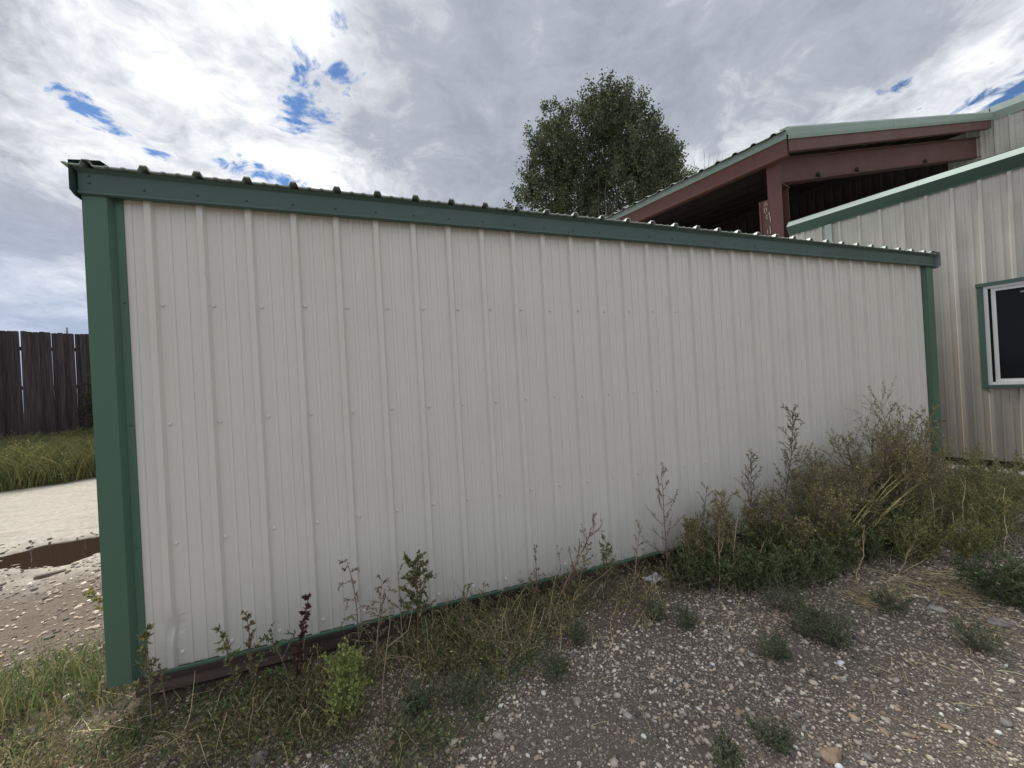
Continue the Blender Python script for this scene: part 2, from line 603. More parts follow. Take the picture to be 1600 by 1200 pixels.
# wet mud round the puddle
zw = t.math('ADD', sx.outputs[2], t.math('MULTIPLY', t.noise(p, 3.0, 4.0), 0.02))
wet = t.math('MULTIPLY', t.smooth(zw, -0.028, -0.006, 1.0, 0.0), t.math('MULTIPLY', t.smooth(Y_, 4.3, 4.8), t.smooth(X_, 0.0, -1.5)))
col = t.mix(t.math('MULTIPLY', wet, 0.7), col, (0.075, 0.055, 0.04))
# vegetated ground far away and on the bank
s_ = t.math('ADD', t.math('MULTIPLY', t.math('SUBTRACT', X_, FA[0]), FN[0]), t.math('MULTIPLY', t.math('SUBTRACT', Y_, FA[1]), FN[1]))
col = t.mix(t.smooth(s_, -2.7, -2.3), col, (0.09, 0.095, 0.045))
t.put(b.inputs['Base Color'], col)
t.put(b.inputs['Roughness'], t.math('SUBTRACT', 0.92, t.math('MULTIPLY', wet, 0.5)))
hgt = t.math('ADD', t.math('MULTIPLY', t.math('MULTIPLY', isst, t.math('SUBTRACT', 0.5, d1)), 0.012),
             t.math('ADD', t.math('MULTIPLY', t.noise(p, 40.0, 6.0, 0.7), 0.010), t.math('MULTIPLY', t.math('MULTIPLY', isst2, t.math('SUBTRACT', 0.5, d2)), 0.006)))
bump(t, b, hgt, 0.9, 1.0)
ground.data.materials.append(m_)

# puddle: a still sheet of brown water in the hollow
m_, t, b = mat('puddle_water', 0.03, 0.5)
b.inputs['Base Color'].default_value = (0.035, 0.022, 0.013, 1)
b.inputs['IOR'].default_value = 1.33
bump(t, b, t.noise(pos(t), 9.0, 3.0, 0.5), 0.03, 0.01)
WZ = -0.030
n = 40
vs = [(PUD[0], PUD[1], WZ)]
for i in range(n):
    a = i / n * 2 * math.pi
    rr = 1.0 + 0.12 * math.sin(3 * a + 1)
    u, v = 2.6 * rr * math.cos(a), 0.75 * rr * math.sin(a)
    vs.append((PUD[0] + u * 0.93 - v * 0.36, PUD[1] + u * 0.36 + v * 0.93, WZ))
pm = MB().add(vs, [(0, 1 + i, 1 + (i + 1) % n) for i in range(n)])
pud = pm.build('puddle_water', m_)
tag(pud, kind='structure')

# ------------------------------------------------------------------ ribbed sheet metal
PITCH = 0.2286
def rib_profile(s0, s1, first, h=0.024, minor=0.005):
    """(s, d) profile from s0 to s1, major ribs centred at first + k*PITCH"""
    pts = []
    k0 = int(math.floor((s0 - first) / PITCH)) - 1
    k1 = int(math.ceil((s1 - first) / PITCH)) + 1
    for k in range(k0, k1 + 1):
        c = first + k * PITCH
        pts += [(c - 0.025, 0), (c - 0.014, h), (c + 0.014, h), (c + 0.025, 0)]
        for q in (PITCH * 0.36, PITCH * 0.64):
            pts += [(c + q - 0.0115, 0), (c + q - 0.0085, minor), (c + q + 0.0085, minor), (c + q + 0.0115, 0)]

    def at(s):
        for (a, da), (b2, db) in zip(pts, pts[1:]):
            if a <= s <= b2:
                return da + (db - da) * (s - a) / max(1e-9, b2 - a)
        return 0.0
    out = [(s0, at(s0))] + [q for q in pts if s0 + 1e-4 < q[0] < s1 - 1e-4] + [(s1, at(s1))]
    return out


# ------------------------------------------------------------------ the shed
D = 2.558                     # plane of the wall pans
SZ0, SZ1 = 0.120, 2.64        # wall bottom, underside of trim
XL, XR = -1.355, 6.0
RIB0 = -1.105
DEPTH = 2.44
shed = empty('storage_shed', (XL, D, 0.0))
tag(shed, 'long tan ribbed steel storage shed with dark green corner and eave trim', 'shed')
SO = Vector((XL, D, 0.0))


def sh(mb, name, m, smooth=False, parent=None):
    mb.v = [tuple(Vector(q) - SO) for q in mb.v]
    o = mb.build(name, m, parent or shed, smooth)
    return o


edges = [-1.222] + [RIB0 + PITCH * 4 * k for k in range(0, 8)] + [5.93]
rr = random.Random(3)
for i, (a, b) in enumerate(zip(edges, edges[1:])):
    prof = [(s, D - d, 0) for s, d in rib_profile(a, b, RIB0)]
    mb = MB()
    nseg = 84 if i in (0, 1) else 6
    mb.strip(prof, (0, 0, SZ0), (0, 0, SZ1 + 0.03), nseg)
    if i in (0, 1):          # dent at the foot of the first rib
        vv = []
        for (x, y, z) in mb.v:
            k = math.exp(-((x - (RIB0 + 0.012)) / 0.022) ** 2 - ((z - 0.335) / 0.05) ** 2)
            k2 = math.exp(-((x - (RIB0 - 0.03)) / 0.02) ** 2 - ((z - 0.27) / 0.07) ** 2)
            vv.append((x + 0.008 * k, y + 0.018 * k - 0.008 * k2, z))
        mb.v = vv
    sh(mb, 'wall_panel', M['tan'])
# sheeting of the other three sides
for name, prof, a_, b_2 in (
        ('end_wall_panel', [(XL + 0.02 - d, s, 0) for s, d in rib_profile(D + 0.02, D + DEPTH - 0.02, D + 0.1)], SZ0, SZ1),
        ('end_wall_panel', [(XR - 0.05 + d, s, 0) for s, d in rib_profile(D + 0.02, D + DEPTH - 0.02, D + 0.1)], SZ0, SZ1),
        ('back_wall_panel', [(s, D + DEPTH - 0.02 + d, 0) for s, d in rib_profile(XL + 0.02, XR - 0.05, RIB0)], SZ0, SZ1 - 0.2)):
    sh(MB().strip(prof, (0, 0, a_), (0, 0, b_2)), name, M['tan'])

# corner trims: box face, return, lip
def corner(x0, x1, lip, sgn):
    f = D - 0.046
    prof = [(x0, D + 0.10, 0), (x0, f, 0), (x0 + sgn * (x1 - x0) * sgn * 1.0, f, 0)]
    return prof


sh(MB().strip([(XL, D + 0.12, 0), (XL, D - 0.046, 0), (XL + 0.055, D - 0.0475, 0), (XL + 0.098, D - 0.046, 0), (XL + 0.112, D - 0.014, 0), (XL + 0.113, D - 0.010, 0), (XL + 0.143, D - 0.008, 0), (XL + 0.144, D - 0.002, 0)],
              (0, 0, SZ0 - 0.004), (0, 0, SZ1 + 0.04), 8), 'corner_trim', M['green'])
sh(MB().strip([(XR, D + 0.12, 0), (XR, D - 0.040, 0), (XR - 0.115, D - 0.038, 0), (XR - 0.125, D - 0.012, 0), (XR - 0.148, D - 0.010, 0)],
              (0, 0, SZ0 - 0.004), (0, 0, SZ1 + 0.04), 8), 'corner_trim', M['green'])
# base angle showing as a thin green line
sh(MB().strip([(0, D + 0.03, SZ0 - 0.006), (0, D - 0.034, SZ0 - 0.008), (0, D - 0.036, SZ0 + 0.006), (0, D - 0.029, SZ0 + 0.010)], (XL + 0.145, 0, 0), (XR - 0.15, 0, 0), 20), 'base_trim', M['green'])
# eave trim with hemmed lower edge
TZ0, TZ1 = 2.598, 2.722
sh(MB().strip([(0, D - 0.002, TZ0 + 0.006), (0, D - 0.052, TZ0 - 0.006), (0, D - 0.060, TZ0), (0, D - 0.058, TZ0 + 0.012), (0, D - 0.050, TZ0 + 0.018), (0, D - 0.052, TZ1 - 0.02), (0, D - 0.070, TZ1 - 0.002), (0, D + 0.05, TZ1)],
              (XL - 0.008, 0, 0), (XR + 0.004, 0, 0), 30), 'eave_trim', M['green_dark'])
# roof panels, ribs running away from the eave, falling to the back
SLOPE = -0.06
def roofz(y):
    return TZ1 + 0.004 + SLOPE * (y - D)


redges = [XL - 0.05] + [RIB0 + 0.115 + PITCH * 4 * k for k in range(0, 8)] + [XR + 0.05]
for a, b in zip(redges, redges[1:]):
    prof = [(s, 0, d) for s, d in rib_profile(a, b, RIB0 + 0.02, 0.026, 0.004)]
    up = MB().strip(prof, (0, D - 0.085, roofz(D - 0.085)), (0, D + DEPTH + 0.06, roofz(D + DEPTH + 0.06)))
    n = len(up.v)
    # underside a few millimetres lower and the cut front edge
    lowv = [(x, y, z - 0.006) for (x, y, z) in up.v]
    fl = [tuple(reversed(f)) for f in up.f]
    up.add(lowv, fl)
    kk = len(prof)
    up.add([up.v[i] for i in range(kk)] + [lowv[i] for i in range(kk)], [(i, kk + i, kk + i + 1, i + 1) for i in range(kk - 1)])
    sh(up, 'roof_panel', M['roof'])
# closure strip under the roof edge
sh(MB().box(XL, XR, D - 0.045, D + 0.02, TZ1 - 0.03, TZ1 - 0.008), 'roof_closure', M['dark'])
# rake trims on the two short sides
for sgn, x in ((-1, XL), (1, XR)):
    o = 0.022 if sgn < 0 else 0.055
    prof = [(x + sgn * 0.004, 0, -0.155), (x + sgn * o, 0, -0.125), (x + sgn * o, 0, 0.020), (x - sgn * 0.10, 0, 0.030), (x - sgn * 0.13, 0, 0.008)]
    mb = MB().strip(prof, (0, D - 0.088, roofz(D)), (0, D + DEPTH + 0.05, roofz(D + DEPTH)))
    sh(mb, 'rake_trim', M['green_dark'] if sgn < 0 else M['galv'])
sh(MB().box(XR + 0.002, XR + 0.05, D - 0.07, D - 0.055, TZ0 - 0.022, TZ0 - 0.016), 'trim_tab', M['dark'])
# skids and floor
sh(MB().box(XL + 0.06, XR - 0.1, D + 0.055, D + 0.19, -0.03, 0.103), 'timber_skid', M['skid'])
sh(MB().box(XL + 0.06, XR - 0.1, D + DEPTH - 0.2, D + DEPTH - 0.07, -0.03, 0.103), 'timber_skid', M['skid'])
sh(MB().box(XL + 0.03, XR - 0.06, D + 0.035, D + DEPTH - 0.03, 0.104, 0.118), 'floor_deck', M['dark'])
# screws: domed washer heads
def screw(mb, x, y, z, r=0.0105):
    vs = []
    for k in range(8):
        a = k * math.pi / 4
        vs.append((x + r * math.cos(a), y, z + r * math.sin(a)))
    for k in range(8):
        a = k * math.pi / 4
        vs.append((x + r * 0.6 * math.cos(a), y - r * 0.75, z + r * 0.6 * math.sin(a)))
    fs = [(k, (k + 1) % 8, 8 + (k + 1) % 8, 8 + k) for k in range(8)] + [tuple(range(8, 16))]
    mb.add(vs, fs)


mb = MB()
for row, z in enumerate((2.052, 1.412, 0.769, 0.185)):
    for k in range(31):
        x = RIB0 + 0.040 + k * PITCH
        if x < XR - 0.16:
            screw(mb, x + rr.uniform(-.004, .004), D - 0.001, z + rr.uniform(-.004, .004))
tag(sh(mb, 'wall_screws', M['screw']), kind='stuff')
mb = MB()
for k in range(31):
    screw(mb, RIB0 + 0.005 + k * PITCH, D - 0.053, TZ0 + 0.042 + rr.uniform(-.003, .003), 0.006)
for z in (2.655, 2.69):
    screw(mb, XL + 0.035, D - 0.054, z, 0.006)
for z in (2.06, 1.42, 0.78, 0.2):
    screw(mb, XL + 0.13, D - 0.010, z, 0.006)
tag(sh(mb, 'trim_screws', M['green_dark']), kind='stuff')

# ------------------------------------------------------------------ main building frame (turned 16.5 degrees to the shed)
BR = math.radians(16.5)
def bw(x, y, z=0.0):
    return Vector((x * math.cos(BR) - y * math.sin(BR), x * math.sin(BR) + y * math.cos(BR), z))


class Frame:
    def __init__(self, name, x, y):
        self.o = Vector((x, y, 0))
        self.e = empty(name, bw(x, y, 0), BR)

    def put(self, mb, name, m, parent=None, smooth=False):
        o = self.o if parent is None else Vector((0, 0, 0))
        mb.v = [tuple(Vector(q) - self.o) for q in mb.v]
        return mb.build(name, m, parent or self.e, smooth)


XF = 7.65
FZ0, FE0, FE1, FE2 = 0.235, 3.755, 3.885, 3.985
fb = Frame('metal_building', XF, 0.0)
tag(fb.e, 'weathered tan metal building wing with pale green eave trim and white sliding window', 'building')
WY0, WY1, WZ0, WZ1 = -0.75, 0.47, 1.156, 2.457      # window opening with trim (frame axis y)
ribf = 0.862
pe = [-4.2] + [ribf + PITCH * 4 * k - PITCH * 12 for k in range(0, 5)][0:0]
cuts = [-4.2, -3.2526, -2.3382, -1.4238, -0.5094 + 0.0, 0.405, 1.3194, 2.2338, 2.43]
for a, b in zip(cuts, cuts[1:]):
    segs = []
    prof = rib_profile(a, b, ribf, 0.026, 0.005)
    mb = MB()
    def piece(y0, y1, z0, z1):
        if y1 - y0 < 1e-3:
            return
        pr = [(XF - d, s, 0) for s, d in rib_profile(y0, y1, ribf, 0.026, 0.005)]
        mb.strip(pr, (0, 0, z0), (0, 0, z1))
    lo, hi = max(a, WY0 + 0.03), min(b, WY1 - 0.03)
    if lo < hi:
        piece(a, lo, FZ0, FE1 + 0.02)
        piece(hi, b, FZ0, FE1 + 0.02)
        piece(lo, hi, FZ0, WZ0 + 0.03)
        if a >= WY0 + 0.03 and b <= WY1 - 0.03:
            fb.put(mb, 'wall_panel', M['tan_old'])
            mb = MB()
        piece(lo, hi, WZ1 - 0.03, FE1 + 0.02)
    else:
        piece(a, b, FZ0, FE1 + 0.02)
    fb.put(mb, 'wall_panel', M['tan_old'])
# eave trim: sloping pale face, then a return with its shade painted in as darker green
prof = [(XF + 0.06, 0, FE2 + 0.025), (XF - 0.020, 0, FE2), (XF - 0.120, 0, FE1), (XF - 0.112, 0, FE1 - 0.010), (XF - 0.030, 0, FE0 + 0.010), (XF - 0.03, 0, FE0 - 0.004)]
for y0, y1 in ((-4.2, 0.92), (0.922, 2.43)):
    fb.put(MB().strip(prof[:3], (0, y0, 0), (0, y1, 0), 6), 'eave_trim', M['green_pale'])
    fb.put(MB().strip(prof[2:], (0, y0, 0), (0, y1, 0), 6), 'eave_return', M['green_dark'])
fb.put(MB().strip([(XF - 0.03, 1.86, 0), (XF - 0.055, 1.862, 0), (XF - 0.055, 1.945, 0), (XF - 0.03, 1.947, 0)], (0, 0, 2.0), (0, 0, FE0 - 0.01)), 'wall_trim', M['green_pale'])
# roof and end wall
fb.put(MB().box(XF - 0.0, 15.35, 2.39, 2.425, FZ0, FE1), 'end_wall', M['tan_old'])
mb = MB().strip([(XF + 0.05, 0, FE2 + 0.030), (15.36, 0, FE2 + 1.42), (15.36, 0, FE2 + 1.38), (XF + 0.05, 0, FE2 + 0.010)], (0, -4.2, 0), (0, 2.30, 0))
fb.put(mb, 'roof', M['green_pale'])
# window: trim, frame, sash, panes
win = fb.put(MB().box(XF + 0.002, XF + 0.012, WY0 + 0.03, WY1 - 0.03, WZ0 + 0.03, WZ1 - 0.03), 'window', M['dark'])
wt = MB()
wt.box(XF - 0.052, XF + 0.004, WY0 - 0.01, WY1 + 0.012, WZ1 - 0.036, WZ1 + 0.004)
wt.box(XF - 0.046, XF + 0.004, WY0 - 0.004, WY1 + 0.006, WZ0, WZ0 + 0.036)
wt.box(XF - 0.040, XF + 0.004, WY1 - 0.046, WY1, WZ0 + 0.036, WZ1 - 0.036)
wt.box(XF - 0.040, XF + 0.004, WY0, WY0 + 0.046, WZ0 + 0.036, WZ1 - 0.036)
fb.put(wt, 'window_trim', M['green_dark'], win)
def frame_rect(y0, y1, z0, z1, wd, x0, x1):
    q = MB()
    q.box(x0, x1, y0, y1, z0, z0 + wd)
    q.box(x0, x1, y0, y1, z1 - wd, z1)
    q.box(x0, x1, y0, y0 + wd, z0 + wd, z1 - wd)
    q.box(x0, x1, y1 - wd, y1, z0 + wd, z1 - wd)
    return q


fy0, fy1, fz0, fz1 = WY0 + 0.047, WY1 - 0.047, WZ0 + 0.037, WZ1 - 0.037
fb.put(frame_rect(fy0, fy1, fz0, fz1, 0.034, XF - 0.030, XF + 0.0015), 'window_frame', M['white'], win)
fb.put(frame_rect(fy0 + 0.55, fy1 - 0.058, fz0 + 0.036, fz1 - 0.036, 0.036, XF - 0.016, XF + 0.0012), 'sash', M['white'], win)
fb.put(frame_rect(fy0 + 0.036, fy0 + 0.56, fz0 + 0.036, fz1 - 0.036, 0.036, XF - 0.006, XF + 0.0010), 'sash', M['white'], win)
fb.put(MB().box(XF - 0.008, XF + 0.0008, fy0 + 0.585, fy1 - 0.093, fz0 + 0.071, fz1 - 0.071), 'pane', M['glass'], win)
fb.put(MB().box(XF - 0.004, XF + 0.0008, fy0 + 0.071, fy0 + 0.525, fz0 + 0.071, fz1 - 0.071), 'pane', M['glass'], win)
zc_ = 2.19
for poly in (((0.0, 0.0), (0.05, .005), (0.045, -.075), (0.008, -.08)), ((-0.03, .115), (0.005, .12), (0.005, .10), (-0.03, .097)), ((0.012, .128), (0.04, .13), (0.036, .07), (0.028, .09))):
    st = MB().prism([(XF - 0.0095, 0.115 - q, zc_ + z) for q, z in poly], (0, 0, 0), (0.0012, 0, 0))
    fb.put(st, 'window_mark', M['pale_mark'], win)  # small pale shapes on the pane
# concrete footing under the wall, with the dark gap above it
fb.put(MB().box(XF - 0.01, XF + 0.3, -4.2, 2.4, 0.16, FZ0 + 0.01), 'sill_gap', M['dark'])
y = -4.2
while y < 2.4:
    l = rr.uniform(0.5, 1.1)
    o = rr.uniform(0.0, 0.05)
    zt = rr.uniform(0.135, 0.158)
    mb = MB().prism([(XF - 0.10 - o, 0, -0.1), (XF - 0.085 - o, 0, zt - 0.03), (XF - 0.05, 0, zt), (XF + 0.25, 0, zt), (XF + 0.25, 0, -0.1)], (0, y, 0), (0, min(y + l - 0.01, 2.4), 0))
    fb.put(mb, 'footing_block', M['concrete'])
    y += l

# tall block behind
TX = 15.45
tb = Frame('metal_building', TX, 0.0)
tag(tb.e, 'taller tan ribbed metal building whose wall rises behind the red steel canopy', 'building')
TE0, TE1 = 7.40, 7.69
y = -6.0
while y < 11.0:
    b = min(y + PITCH * 4, 11.0)
    tb.put(MB().strip([(TX - d, s, 0) for s, d in rib_profile(y, b, 0.3, 0.03, 0.005)], (0, 0, 0.1), (0, 0, TE0 + 0.08)), 'wall_panel', M['brown'] if y > 0.6 else M['tan_old'])  # panels under the canopy darkened, shade painted in as brown
    y = b
prof = [(TX + 0.05, 0, TE1 + 0.02), (TX - 0.13, 0, TE1), (TX - 0.15, 0, TE0 + 0.13), (TX - 0.035, 0, TE0), (TX - 0.035, 0, TE0 - 0.02)]
for y0, y1 in ((-6.0, 0.575), (0.60, 11.0)):
    tb.put(MB().strip(prof, (0, y0, 0), (0, y1, 0), 4), 'eave_trim', M['green_pale'])
tb.put(MB().strip([(TX + 0.04, 0, TE1 + 0.022), (TX + 9, 0, TE1 + 1.5), (TX + 18, 0, TE1)], (0, -6.0, 0), (0, 11.0, 0)), 'roof', M['green_pale'])
tb.put(MB().box(TX + 0.05, TX + 17.9, 10.9, 10.98, 0.1, TE1 - 0.1), 'end_wall', M['tan_old'])
tb.put(MB().box(TX + 0.05, TX + 17.9, -5.98, -5.9, 0.1, TE1 - 0.1), 'end_wall', M['tan_old'])

# ------------------------------------------------------------------ red steel canopy (lean-to) in front of the tall block
CX, CY, CZ = 7.55, 2.35, 5.455          # front lower corner of the roof
RAKE = Vector((7.84, -1.79, 2.07))      # along the rake to the tall wall
cn = Frame('steel_canopy', CX, CY)
tag(cn.e, 'open lean-to canopy of red primed steel with pale green roof edge', 'canopy')
ROFF = lambda s, y, dz: Vector((CX, CY, CZ)) + RAKE * s + Vector((0, y, dz))
YB = 10.1
# roof panels with ribs running up the slope; rib ends show along the eave
k = 0
pan = 0.3048
y = 0.0
while y < YB - 0.01:
    n_r = 3
    pr = []
    for j in range(n_r):
        c = y + pan * (j + 0.5)
        pr += [(c - 0.14, 0), (c - 0.05, 0), (c - 0.02, 0.032), (c + 0.02, 0.032), (c + 0.05, 0), (c + 0.14, 0)]
    pr = [(y, 0)] + pr + [(y + pan * n_r, 0)]
    mb = MB()
    A = [ROFF(-0.012, q, d + 0.012) for q, d in pr]
    B = [ROFF(0.985, q, d + 0.012) for q, d in pr]
    nn = len(pr)
    mb.add(A + B, [(i, i + 1, nn + i + 1, nn + i) for i in range(nn - 1)])
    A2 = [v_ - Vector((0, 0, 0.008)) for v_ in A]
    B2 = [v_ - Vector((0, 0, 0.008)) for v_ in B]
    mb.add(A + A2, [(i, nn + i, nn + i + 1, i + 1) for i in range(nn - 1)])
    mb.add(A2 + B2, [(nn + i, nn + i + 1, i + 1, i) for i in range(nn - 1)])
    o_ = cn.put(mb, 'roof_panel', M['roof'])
    o_.data.materials.append(M['under'])  # underside painted dark for shade
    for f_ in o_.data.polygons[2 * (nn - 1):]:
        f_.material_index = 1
    y += pan * n_r
# eave fascia: pale green trim and red eave strut
mb = MB().strip([(CX - 0.03, 0, CZ - 0.002), (CX - 0.035, 0, CZ - 0.125), (CX - 0.02, 0, CZ - 0.135)], (0, CY + 0.002, 0), (0, CY + YB, 0), 4)
cn.put(mb, 'eave_trim', M['green_mid'])
mb = MB()
mb.box(CX - 0.005, CX + 0.012, CY + 0.012, CY + YB, CZ - 0.395, CZ - 0.10)
mb.box(CX + 0.013, CX + 0.09, CY + 0.012, CY + YB, CZ - 0.397, CZ - 0.380)
cn.put(mb, 'eave_strut', M['red'])
# rake trim: light top flange, darker face, and the red channel under it
def along(mb, offs, s0, s1):
    """sweep closed (dy, dz) profile along the rake"""
    A = [ROFF(s0, dy, dz) for dy, dz in offs]
    B = [ROFF(s1, dy, dz) for dy, dz in offs]
    n = len(offs)
    mb.add(A + B, [(i, (i + 1) % n, n + (i + 1) % n, n + i) for i in range(n)] + [tuple(range(n - 1, -1, -1)), tuple(range(n, 2 * n))])
    return mb


for s0, s1 in ((-0.004, 0.40), (0.402, 0.985)):
    cn.put(along(MB(), [(-0.03, 0.055), (-0.065, 0.015), (-0.055, -0.10), (-0.035, -0.15), (-0.02, -0.15), (-0.03, -0.09), (0.10, 0.06)], s0, s1), 'rake_trim', M['green_mid'])
cn.put(along(along(MB(), [(-0.012, -0.12), (-0.012, -0.345), (0.004, -0.345), (0.004, -0.12)], 0.002, 0.985), [(0.005, -0.335), (0.005, -0.347), (0.08, -0.347), (0.08, -0.335)], 0.002, 0.985), 'rake_channel', M['red'])
# purlins under the roof, parallel with the eave
for s in (0.13, 0.27, 0.41, 0.55, 0.69, 0.83, 0.96):
    P0 = ROFF(s, 0.1, 0)
    mb = MB()
    mb.box(P0.x, P0.x + 0.006, P0.y, CY + YB - 1.6 * s, P0.z - 0.23, P0.z - 0.012)
    mb.box(P0.x + 0.007, P0.x + 0.07, P0.y, CY + YB - 1.6 * s, P0.z - 0.232, P0.z - 0.224)
    cn.put(mb, 'purlin', M['brown'])  # red steel coloured dark brown to paint in the roof's shade
# column and rafter at the front frame, a second pair at the back
def frame(y0, detail):
    cx = XF + 0.02
    top = 5.19
    mb = MB()
    mb.box(cx, cx + 0.014, y0 - 0.105, y0 + 0.105, 0.0, top)
    mb.box(cx + 0.30, cx + 0.314, y0 - 0.105, y0 + 0.105, 0.0, 4.70)
    mb.box(cx + 0.0142, cx + 0.2998, y0 - 0.005, y0 + 0.005, 0.0, 4.70)
    col = cn.put(mb, 'column', M['red'])
    cn.put(MB().box(cx + 0.0145, cx + 0.36, y0 - 0.11, y0 + 0.11, 4.702, 4.718), 'cap_plate', M['red'], col)
    for q in (0.06, 0.20):
        cn.put(MB().tube([(cx + q, y0 - 0.034, 4.39), (cx + q, y0 - 0.0055, 4.39)], 0.014, 6), 'bolt', M['chalk'], col)
    # rafter: web and flanges, running to the tall wall
    a = Vector((cx + 0.02, y0, 0))
    b = Vector((TX - 0.06, y0 - 1.79, 0))
    z0b, z0t, z1b, z1t = 4.71, 5.14, 6.58, 7.08
    q = (b - a)
    side = Vector((-q.y, q.x, 0)).normalized()
    mb = MB()
    def slab(za0, za1, zb0, zb1, hw):
        vs = [a + side * -hw + Vector((0, 0, za0)), a + side * hw + Vector((0, 0, za0)), a + side * hw + Vector((0, 0, za1)), a + side * -hw + Vector((0, 0, za1))]
        vs += [b + side * -hw + Vector((0, 0, zb0)), b + side * hw + Vector((0, 0, zb0)), b + side * hw + Vector((0, 0, zb1)), b + side * -hw + Vector((0, 0, zb1))]
        mb.add(vs, [(0, 3, 2, 1), (4, 5, 6, 7), (0, 1, 5, 4), (1, 2, 6, 5), (2, 3, 7, 6), (3, 0, 4, 7)])
    slab(z0b + 0.012, z0t - 0.012, z1b + 0.012, z1t - 0.012, 0.005)
    slab(z0b, z0b + 0.0115, z1b, z1b + 0.0115, 0.085)
    slab(z0t - 0.0115, z0t, z1t - 0.0115, z1t, 0.085)
    raf = cn.put(mb, 'rafter', M['red'])
    if detail:
        for f in (0.155, 0.315, 0.66):
            c = a + q * f + Vector((0, 0, z0b + (z1b - z0b) * f + 0.08))
            m2 = MB().box(c.x - 0.04, c.x + 0.04, c.y - 0.05, c.y - 0.0065, c.z - 0.03, c.z + 0.03)
            cn.put(m2, 'brace_clip', M['brown'], raf)
        # end plate at the column and wider splice piece beside it
        m2 = MB().box(cx + 0.04, cx + 0.055, y0 - 0.10, y0 + 0.10, 4.72, 5.12)
        cn.put(m2, 'end_plate', M['red'], raf)
        m2 = MB()
        m2.box(cx - 0.004, cx + 0.012, y0 + 0.107, y0 + 0.235, 0.0, 4.50)
        m2.box(cx - 0.03, cx - 0.005, y0 + 0.215, y0 + 0.236, 0.0, 4.50)
        splice = cn.put(m2, 'jamb_channel', M['red'], col)
        # chalk marks on the steel
        ch = MB()
        strokes = [[(0, 0), (.03, .075), (.06, 0)], [(.012, .03), (.05, .03)],
                   [(.0, -.03), (.0, -.09), (.012, -.115)], [(.0, -.03), (.03, -.035), (.035, -.09)],
                   [(.02, -.15), (.045, -.17), (.02, -.20), (.05, -.235)], [(.07, -.12), (.075, -.19), (.085, -.26), (.075, -.30)],
                   [(.06, -.15), (.08, -.14)], [(.03, -.42), (.035, -.49)], [(.07, -.36), (.075, -.50)]]
        for sgm in strokes:
            pts = [(cx - 0.0065, y0 + 0.165 - px, 4.40 + pz) for px, pz in sgm]
            ch.tube(pts, 0.0045, 4)
        cn.put(ch, 'chalk_mark', M['chalk'], col)


frame(2.62, True)
frame(10.2, False)
cn.put(MB().strip([(s, 12.3 - 0.16 * (s - 7.6) + d, 0) for s, d in rib_profile(7.6, 15.4, 7.7, 0.026, 0.005)], (0, 0, 0), (0, 0, 5.3)), 'light_block_back_wall', M['brown'])  # shuts out light from the back; brown has shade painted in
cn.put(MB().strip([(XF + 0.33 - d, s, 0) for s, d in rib_profile(2.75, 12.2, 2.9, 0.026, 0.005)], (0, 0, 0), (0, 0, 3.35)), 'light_block_wall', M['brown'])  # added unseen wall behind the shed, blocks light into the canopy

# ------------------------------------------------------------------ plank fence
fence = empty('plank_fence', (FA[0], FA[1], 0.0), math.atan2(FD[1], FD[0]))
tag(fence, 'tall dark weathered wooden picket fence with uneven dog-eared tops', 'fence')
rf = random.Random(21)
PW = 0.103
pmesh = []
for k in range(5):
    wv = 0.097 + 0.004 * rf.random()
    h = 2.62
    c = 0.016
    sh_ = rf.uniform(-0.012, 0.012)
    outline = [(0, 0), (wv, 0), (wv + sh_, h - c), (wv - c + sh_, h), (c + sh_, h), (sh_, h - c)]
    pmesh.append(MB().prism([(x, 0, z) for x, z in outline], (0, -0.009, 0), (0, 0.009, 0)).mesh('picket'))
    pmesh[-1].materials.append(M['fence'])
x = -4.2
npk = 0
while x < 6.5:
    o = bpy.data.objects.new('picket', rf.choice(pmesh))
    COL.objects.link(o)
    o.parent = fence
    o.location = (x, (0.0 if (npk := npk + 1) % 2 else -0.012) + rf.uniform(-0.003, 0.003), 0.84 + rf.uniform(-0.016, 0.012))
    o.rotation_euler = (0, rf.uniform(-0.006, 0.006), 0)
    x += PW - 0.006 + (rf.uniform(-0.004, 0.000) if rf.random() < 0.86 else rf.uniform(0.000, 0.004))
for z in (1.15, 2.05, 3.0):
    MB().box(-4.2, 6.5, 0.02, 0.058, z, z + 0.09).build('rail', M['fence'], fence)
for x in (-3.9, -1.5, 0.9, 3.3, 5.7):
    MB().box(x, x + 0.09, 0.06, 0.15, 0.4, 3.40).build('post', M['fence'], fence)
pp = FA + FD * 1.02 + FN * 0.12
pole = MB().tube([(0, 0, 0.5), (0, 0, 3.62)], 0.02, 6).build('steel_post', M['galv'])
pole.location = (pp[0], pp[1], 0.0)
tag(pole, 'thin steel post poking up just above the wooden fence', 'post')


